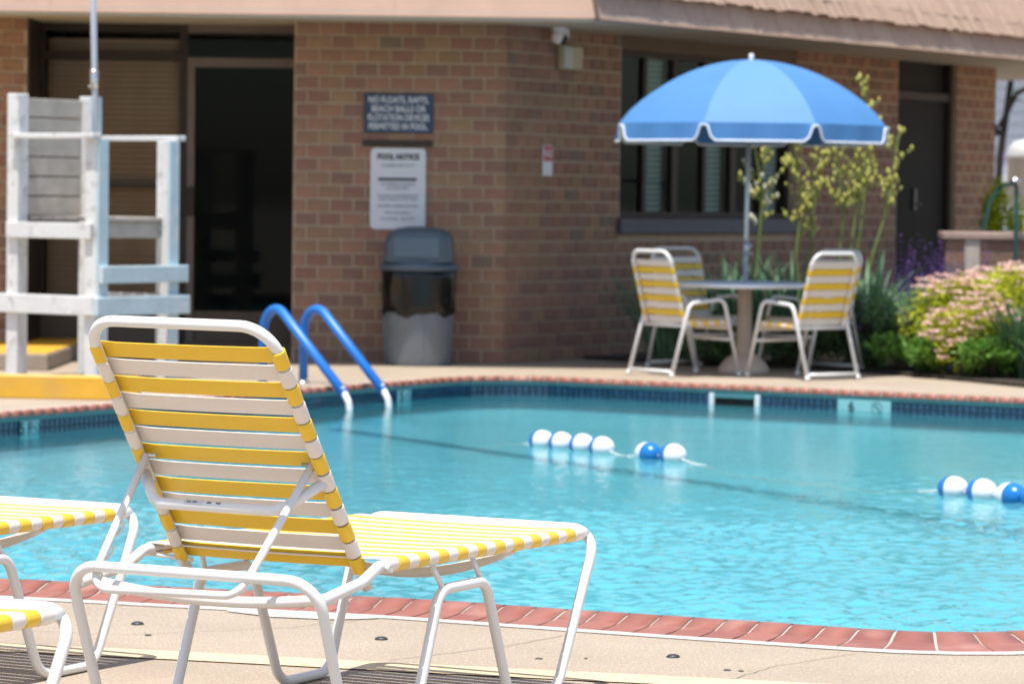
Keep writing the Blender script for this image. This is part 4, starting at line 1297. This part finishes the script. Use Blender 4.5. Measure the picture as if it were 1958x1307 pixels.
# ------------------------------------------------------------------ planting
SOIL = mat('dark_soil', (0.035, 0.025, 0.018), 0.95, 0.3, 8, 0.5, 30)
bed_p = [(0.62, 29.15), (1.55, 28.35), (2.30, 28.0), (2.86, 27.45), (3.42, 26.45), (3.85, 25.55), (4.6, 24.6), (7.5, 25.5), (7.5, 34.5), (4.2, 34.3)]
mb = MB(); k = len(bed_p)
mb.add([(x, y, 0.03) for x, y in bed_p] + [(x, y, 0.0) for x, y in bed_p], [tuple(range(k - 1, -1, -1))] + [(i, (i + 1) % k, k + (i + 1) % k, k + i) for i in range(k)])
struct(mb.build('planting_bed', SOIL))

def blade(mb, base, az, L_, wd_, lean, droop, segs=6):
    """one strap-shaped leaf with a centre fold"""
    d = Vector((math.cos(az), math.sin(az), 0)); s_ = Vector((-d.y, d.x, 0))
    vs = []
    p = Vector(base); ang = lean
    st_ = L_ / segs
    for i in range(segs + 1):
        q = i / segs
        w_ = wd_ * (0.55 + 0.9 * q) * (1 - q ** 3) if i < segs else 0.001
        nrm_ = d * -math.cos(ang) * 0 + Vector((0, 0, 0))
        vs += [p - s_ * w_, p + d * (-0.35 * w_ * math.cos(ang)) + Vector((0, 0, 0.35 * w_ * math.sin(ang))), p + s_ * w_]
        p = p + (d * math.sin(ang) + Vector((0, 0, math.cos(ang)))) * st_
        ang += droop / segs * (0.4 + 1.2 * q)
    fs = []
    for i in range(segs):
        a = i * 3
        fs += [(a, a + 1, a + 4, a + 3), (a + 1, a + 2, a + 5, a + 4)]
    mb.add(vs, fs, True)
def leaf(mb, c, size, aspect=0.55):
    az = random.uniform(0, 2 * math.pi); el = random.uniform(-0.3, 1.0)
    d = Vector((math.cos(az) * math.cos(el), math.sin(az) * math.cos(el), math.sin(el)))
    s_ = d.cross(Vector((random.uniform(-.4, .4), random.uniform(-.4, .4), 1))).normalized()
    L_ = size * random.uniform(0.7, 1.3)
    c = Vector(c)
    up_ = d.cross(s_) * 0.12 * L_
    mb.add([c, c + d * L_ * 0.5 + s_ * L_ * aspect * 0.5 - up_, c + d * L_, c + d * L_ * 0.5 - s_ * L_ * aspect * 0.5 - up_], [(0, 1, 2, 3)])

G_IRIS = leafmat('iris_leaf', (0.10, 0.21, 0.115), (0.22, 0.37, 0.22), 9)
G_IRIS2 = leafmat('dark_iris_leaf', (0.035, 0.085, 0.035), (0.085, 0.165, 0.070), 9)
G_CAT = leafmat('catmint_leaf', (0.10, 0.21, 0.085), (0.28, 0.45, 0.20), 16)
G_LOW = leafmat('low_leaf', (0.09, 0.23, 0.04), (0.26, 0.45, 0.08), 16)
G_LIME = leafmat('lime_leaf', (0.32, 0.42, 0.022), (0.70, 0.70, 0.04), 12)
PINK = leafmat('pink_flower', (0.74, 0.44, 0.42), (0.88, 0.68, 0.62), 18, 0.7, 0.25)
PURPLE = leafmat('purple_spike', (0.065, 0.028, 0.15), (0.15, 0.075, 0.28), 20, 0.7, 0.2)
STALK = leafmat('yucca_stalk', (0.12, 0.17, 0.045), (0.22, 0.26, 0.08), 14, 0.6, 0.0)
POD = leafmat('yucca_pod', (0.34, 0.36, 0.07), (0.56, 0.52, 0.14), 22, 0.5, 0.1)
BLOOM = leafmat('cream_bloom', (0.60, 0.60, 0.46), (0.78, 0.78, 0.66), 22, 0.6, 0.2)
BRANCH = mat('twig', (0.08, 0.055, 0.035), 0.9, 0.2, 12)

def iris(x, y, n, h, label, m=G_IRIS, spread=0.28, wd_=0.019, grp='strap leaved clumps in the flower bed'):
    t_ = thing('iris_clump', label, 'plant', (x, y, 0.03), 0, grp)
    mb = MB()
    for i in range(n):
        a = random.uniform(0, 2 * math.pi); rr_ = spread * math.sqrt(random.random()) * 0.6
        blade(mb, (rr_ * math.cos(a), rr_ * math.sin(a), 0), a + random.uniform(-.5, .5), h * random.uniform(0.65, 1.1), wd_ * random.uniform(.7, 1.2), random.uniform(0.02, 0.5), random.uniform(0.2, 1.6))
    stuff(mb.build('foliage', m, t_))
    MB().ball((0, 0, 0.0), spread * 0.35, 10, 5, sz=0.35).build('crown', SOIL, t_)
    return t_
iris(1.30, 28.6, 110, 0.84, 'strap leaved clump just left of the umbrella pole', spread=0.26)
iris(1.85, 28.5, 150, 0.92, 'strap leaved clump directly behind the umbrella pole', spread=0.3)
iris(2.35, 28.4, 150, 0.94, 'strap leaved clump below the yucca stalks, behind the tabletop', spread=0.3)
iris(2.95, 28.25, 140, 0.92, 'tall strap leaved clump right of the sunlit armchair back', spread=0.30)
iris(4.06, 26.40, 90, 0.70, 'dark strap leaved clump at the bed\'s right edge before the pink bush', m=G_IRIS2, spread=0.34, wd_=0.022)
iris(4.15, 25.95, 40, 0.46, 'low drooping strap leaved clump at the deck edge by the pink bush', m=G_IRIS2, spread=0.26, wd_=0.024)

def yucca(x, y, stalks, label, seed):
    random.seed(seed)
    t_ = thing('yucca', label, 'plant', (x, y, 0.03), 0, 'yuccas in fruit against the brick wall')
    mb = MB()
    for i in range(34):
        a = random.uniform(0, 2 * math.pi)
        blade(mb, (0.03 * math.cos(a), 0.03 * math.sin(a), 0), a, random.uniform(0.45, 0.7), 0.016, random.uniform(0.15, 0.8), random.uniform(0.0, 0.5), 5)
    stuff(mb.build('foliage', G_IRIS, t_))
    base = Vector((x, y, 0.03))
    for pts_, z0, bloom in stalks:
        pts_ = [Vector(p) - base for p in pts_]
        path = [Vector((0, 0, 0))] + pts_
        path = fillet(path, 0.5, 6)
        sm = []
        for a, b in zip(path, path[1:]):
            n_s = max(1, int((b - a).length / 0.06))
            for i in range(n_s): sm.append(a + (b - a) * i / n_s)
        sm.append(path[-1])
        mb = MB(); N = len(sm)
        mb.tube(sm, [0.020 - 0.014 * i / N for i in range(N)], 8)
        st_o = None
        pods = MB(); blm = MB()
        for i, p in enumerate(sm):
            zq = (p.z + 0.03 - z0) / max(0.1, sm[-1].z + 0.03 - z0)
            if zq < 0: continue
            for _ in range(random.choice((1, 2, 2))):
                a = random.uniform(0, 2 * math.pi); L_ = random.uniform(0.05, 0.19) * (1.15 - 0.7 * abs(zq - 0.25))
                e = p + Vector((math.cos(a) * L_, math.sin(a) * L_, L_ * random.uniform(0.5, 1.3)))
                mb.tube([p, (p + e) / 2 + Vector((0, 0, -0.008)), e], 0.0045, 5)
                for q in (0.45, 0.75, 1.0):
                    if random.random() < 0.85:
                        c = p + (e - p) * q + Vector((random.uniform(-.014, .014), random.uniform(-.014, .014), random.uniform(-.012, .012)))
                        (blm if bloom and zq < 0.6 and random.random() < 0.6 else pods).ball(c, random.uniform(0.011, 0.020), 7, 4, sz=1.7)
        so = mb.build('stalk', STALK, t_)
        stuff(pods.build('pods', POD, so))
        if blm.v: stuff(blm.build('blossoms', BLOOM, so))
    random.seed(seed + 1)
    return t_
Y1 = 29.0
yucca(2.05, Y1, [([at(1450, 480, Y1), at(1458, 380, Y1), at(1440, 255, Y1)], 1.10, True)], 'yucca stalk with a few cream blossoms beside the umbrella pole', 5)
yucca(2.48, Y1, [([at(1522, 490, Y1), at(1534, 380, Y1), at(1515, 240, Y1)], 1.05, False), ([at(1548, 490, Y1), at(1555, 420, Y1), at(1568, 300, Y1)], 1.0, False)], 'yucca with two knobbly stalks left of the densest one', 6)
Y2 = 28.85
yucca(2.92, Y2, [([at(1606, 490, Y2), at(1612, 400, Y2), at(1598, 275, Y2)], 1.28, False), ([at(1626, 490, Y2), at(1640, 380, Y2), at(1632, 250, Y2)], 1.38, False), ([at(1640, 490, Y2), at(1655, 350, Y2), at(1658, 168, Y2)], 1.38, False),
                 ([at(1665, 500, Y2), at(1692, 415, Y2), at(1720, 255, Y2)], 1.30, False)], 'yucca with four pale green stalks, one leaning to the dark door', 7)
random.seed(21)

def shrub(name, x, y, rx, ry, h, n, size, m, label, flowers=None, grp=None, z0=0.03, cat='plant', aspect=0.5):
    t_ = thing(name, label, cat, (x, y, z0), 0, grp)
    # clumpy crown made of leaf-sized faces on twigs
    lobes = [(random.uniform(-.7, .7) * rx, random.uniform(-.7, .7) * ry, random.uniform(0.25, 0.85) * h, random.uniform(0.30, 0.5)) for _ in range(16)]
    mb = MB(); tw = MB(); tips = []
    for i in range(n):
        lx, ly, lz, lr = random.choice(lobes)
        d = Vector((random.gauss(0, 1), random.gauss(0, 1), random.gauss(0.25, 1))).normalized()
        rr_ = lr * random.uniform(0.55, 1.0)
        c = Vector((lx + d.x * rr_ * rx, ly + d.y * rr_ * ry, max(0.02, lz + d.z * rr_ * h * 0.75)))
        e = (c.x / rx) ** 2 + (c.y / ry) ** 2 + (max(0, c.z - 0.2 * h) / (0.88 * h)) ** 2
        if e > 1.15: continue
        leaf(mb, c, size, aspect)
        if e > 0.72: tips.append(c)
    for lx, ly, lz, lr in lobes:
        tw.tube([(0, 0, 0), (lx * 0.4, ly * 0.4, lz * 0.6), (lx, ly, lz)], [0.012, 0.008, 0.004], 6)
    stuff(mb.build('foliage', m, t_)); tw.build('stems', BRANCH, t_)
    if flowers: flowers(t_, tips, rx, ry, h)
    return t_
def pink_heads(t_, tips, rx, ry, h):
    mb = MB()
    up_ = [c for c in tips if c.z > 0.42 * h or random.random() < 0.12]
    heads = []
    for c in sorted(up_, key=lambda c: -c.z * random.uniform(0.6, 1)):
        if all((c - o).length > 0.070 for o in heads): heads.append(c)
        if len(heads) > 170: break
    for c in heads:
        r = random.uniform(0.04, 0.075)
        for _ in range(34):
            a = random.uniform(0, 2 * math.pi); q = math.sqrt(random.random()) * r
            leaf(mb, c + Vector((math.cos(a) * q, math.sin(a) * q, 0.025 + random.uniform(0, 0.018))), 0.022, 0.9)
    stuff(mb.build('blossoms', PINK, t_))
def spikes(n, hmin, hmax):
    def f(t_, tips, rx, ry, h):
        mb = MB()
        for _ in range(n):
            a = random.uniform(0, 2 * math.pi); q = math.sqrt(random.random())
            x, y = rx * q * math.cos(a), ry * q * math.sin(a)
            z0_, z1_ = h * random.uniform(0.4, 0.7), random.uniform(hmin, hmax)
            lx, ly = random.uniform(-.06, .06), random.uniform(-.06, .06)
            for i in range(16):
                s_ = i / 15
                c = Vector((x + lx * s_, y + ly * s_, z0_ + (z1_ - z0_) * s_))
                for _k in range(3): leaf(mb, c + Vector((random.uniform(-.012, .012), random.uniform(-.012, .012), 0)), 0.030 * (1.1 - 0.6 * s_), 0.7)
        stuff(mb.build('blossoms', PURPLE, t_))
    return f
shrub('catmint', 2.95, 27.85, 0.42, 0.45, 0.62, 3400, 0.045, G_CAT, 'bushy grey green plant behind the sunlit armchair', spikes(26, 0.45, 0.66), 'leafy plants in the flower bed')
shrub('catmint', 3.40, 27.7, 0.40, 0.5, 0.60, 3000, 0.045, G_CAT, 'bushy green plant between the armchair and the pink bush', spikes(30, 0.5, 0.72), 'leafy plants in the flower bed')
shrub('low_plant', 3.12, 27.28, 0.30, 0.28, 0.26, 1300, 0.065, G_LOW, 'low bright green plant at the bed edge right of the armchair', None, 'leafy plants in the flower bed')
shrub('low_plant', 3.38, 26.90, 0.26, 0.30, 0.27, 1300, 0.080, G_LOW, 'low bright green plant at the bed edge below the pink bush', None, 'leafy plants in the flower bed')
shrub('low_plant', 2.25, 28.15, 0.75, 0.25, 0.34, 2200, 0.06, G_CAT, 'shaded low green leaves behind the table and chairs', None, 'leafy plants in the flower bed')
shrub('low_plant', 1.62, 28.2, 0.30, 0.25, 0.26, 700, 0.07, G_CAT, 'shaded leaves beneath the left armchair\'s seat, behind the table base', None, 'leafy plants in the flower bed')
shrub('low_plant', 3.72, 26.45, 0.30, 0.26, 0.30, 1500, 0.075, G_LOW, 'bright green leaves at the deck edge left of the dark strap leaved clump', None, 'leafy plants in the flower bed')
shrub('salvia', 3.55, 28.7, 0.48, 0.5, 0.62, 1800, 0.05, G_CAT, 'tall purple flower spikes before the dark door', spikes(120, 0.65, 1.08), None)
shrub('spirea_bush', 3.98, 27.5, 0.82, 0.80, 0.86, 12000, 0.050, G_LIME, 'rounded lime green bush covered in pale pink flower heads', pink_heads, None)
shrub('spirea_bush', 3.66, 26.85, 0.46, 0.42, 0.56, 4200, 0.048, G_LIME, 'smaller lime and pink bush at the foot of the big pink bush', pink_heads, None)

# ------------------------------------------------------------------ low brick wall and what shows past the building
p0 = at(1808, 443, 31.6); p1 = at(2120, 446, 31.6)
pw = thing('planter_wall', 'low brick wall with pink stone cap behind the pink bush', 'wall', (p0.x, 31.6, 0))
Lw = p1.x - p0.x; top = p0.z
MB().box(0.012, Lw, 0.012, 0.28, 0, top - 0.07).build('core', MORTAR, pw)
MB().box(-0.03, Lw + 0.02, -0.03, 0.31, top - 0.066, top, bev=0.008).build('cap', mat('pink_stone', (0.42, 0.30, 0.25), 0.8, 0.1, 6), pw)
nrow = int((top - 0.07) / BH)
for c in range(nrow):
    zc = top - 0.07 - (c + 0.5) * BH
    x = -(BW * 0.5 if c % 2 else 0)
    while x < Lw:
        a, b = max(0, x), min(Lw, x + BW); x += BW
        if b - a < 0.03 or zc < 0.3: continue
        inst('brick', brick_mesh(round(b - a - 0.012, 3), random.choice((0, 1, 2, 3, 4, 6))), pw, ((a + b) / 2, 0, zc))
MB().box(0.18, 0.32, -0.012, 0.03, 0, top - 0.067, bev=0.004).build('pilaster', mat('pale_pilaster', (0.52, 0.46, 0.38), 0.7, 0.08, 5), pw)
hp = [at(1879, 445, 32.2), at(1893, 385, 32.2), at(1915, 355, 32.2), at(1945, 350, 31.45), at(1941, 500, 31.45)]
GREENT = mat('green_enamel', (0.005, 0.085, 0.072), 0.35, 0.1, 8)
hr = thing('green_handrail', 'curved dark green tube rail over the low brick wall', 'handrail', (hp[0].x, 32.2, 0))
mb = MB(); mb.tube(fillet([Vector((hp[0].x, 32.2, 0.0))] + hp + [Vector((hp[-1].x, 31.45, 0.03))], 0.12, 5), 0.018, 10)
for i, v in enumerate(mb.v): mb.v[i] = (v[0] - hp[0].x, v[1] - 32.2, v[2])
mb.build('rail', GREENT, hr)
mb = MB(); q = hp[3]; mb.lathe([(0.045, -0.02), (0.05, 0.0), (0.03, 0.03), (1e-5, 0.035)], 14, (q.x - hp[0].x - 0.02, q.y - 32.2, q.z + 0.02)); mb.build('knob', STEEL, hr)
# neighbouring house, lamp post, tank, shrub, dark trees
hy = 62.0
a, b = at(1860, 300, hy), at(2300, 300, hy)
hs_ = thing('pale_house', 'pale blue grey house glimpsed past the building\'s right end', 'house', (a.x, hy, 0))
MB().box(0, 9, 0.03, 6, 0, 4.6).build('wall', mat('pale_siding', (0.46, 0.52, 0.58), 0.7, 0.05, 3), hs_)
me = MB().box(0, 9, 0, 0.03, -0.10, 0.10).mesh('siding_board', mat('siding_board', (0.50, 0.57, 0.64), 0.7, 0.08, 5))
for i in range(21): inst('siding_board', me, hs_, (0, 0 if i % 2 else 0.004, 0.12 + i * 0.215))
MB().add([(-0.6, -0.6, 4.55), (9.6, -0.6, 4.55), (9.6, 3, 6.4), (-0.6, 3, 6.4), (9.6, 6.6, 4.55), (-0.6, 6.6, 4.55)], [(0, 1, 2, 3), (3, 2, 4, 5), (0, 3, 5), (1, 4, 2), (0, 5, 4, 1)]).build('roof', mat('rust_roof', (0.40, 0.24, 0.17), 0.8, 0.1, 2), hs_)
ty = 46.0
q = at(1912, 300, ty)
tk = thing('dark_tree', 'dark tree trunk and branch seen past the building\'s right end', 'tree', (q.x - 0.05, ty, 0))
mb = MB(); mb.tube([(0, 0, 0), (0.02, 0, 1.3), (0.05, 0, 2.0), (0.20, 0, 3.2), (0.3, 0.1, 4.6)], [0.07, 0.055, 0.05, 0.04, 0.03], 10); mb.tube([(0.04, 0, 2.4), (0.25, 0, 2.85), (0.6, 0, 3.05)], [0.04, 0.035, 0.03], 8); mb.tube([(0.03, 0, 2.3), (-0.1, 0, 2.5), (-0.5, 0, 2.72)], [0.05, 0.04, 0.03], 8)
mb.build('trunk', mat('dark_bark', (0.02, 0.017, 0.014), 0.9, 0.3, 10, 0.6, 20), tk)
mb = MB()
for _ in range(1500):
    leaf(mb, (random.gauss(0.5, 0.8), random.gauss(0.2, 0.7), random.gauss(4.5, 0.55)), 0.14)
mb.build('crown', G_IRIS2, tk)
q = at(1946, 312, 43.0)
tn_ = thing('grey_tank', 'grey round topped tank past the building\'s right end', 'tank', (q.x + 0.08, 43.0, 0))
MB().lathe([(0.20, 1.33), (0.21, 1.36), (0.21, 1.93), (0.222, 1.93), (0.222, 1.98), (0.20, 2.08), (0.13, 2.16), (1e-5, 2.19)], 28).build('body', mat('tank_grey', (0.52, 0.52, 0.51), 0.45, 0.1, 5), tn_)
for sx in (-1, 1): MB().bar((sx * 0.15, 0, 0), (sx * 0.15, 0, 1.34), 0.05, 0.05, (0, 1, 0)).build('leg', BRONZE, tn_)
q = at(1910, 410, 34.5)
shrub('yellow_shrub', q.x + 0.05, 34.5, 0.28, 0.3, 1.55, 2600, 0.07, G_LIME, 'yellow green shrub behind the green handrail', None, None, 0.0, 'shrub')
for (px, y, h, s_, lb_) in ((1945, 55, 3.4, 1, 'dark shrub right behind the grey tank, far off'), (2010, 52, 4.6, 2, 'tall dark shrub at the photo\'s right edge behind the dark tree'), (2100, 56, 5.4, 3, 'tallest dark shrub beyond the right edge of the low brick wall')):
    q = at(px, 300, y); random.seed(s_)
    shrub('dark_shrub', q.x + 1.2, y, 1.1, 1.0, h * 0.75, 2500, 0.20, G_IRIS2, lb_, None, 'far shrubs past the building', 0.0, 'shrub')
print('bricks', nbrick, 'coping', count)
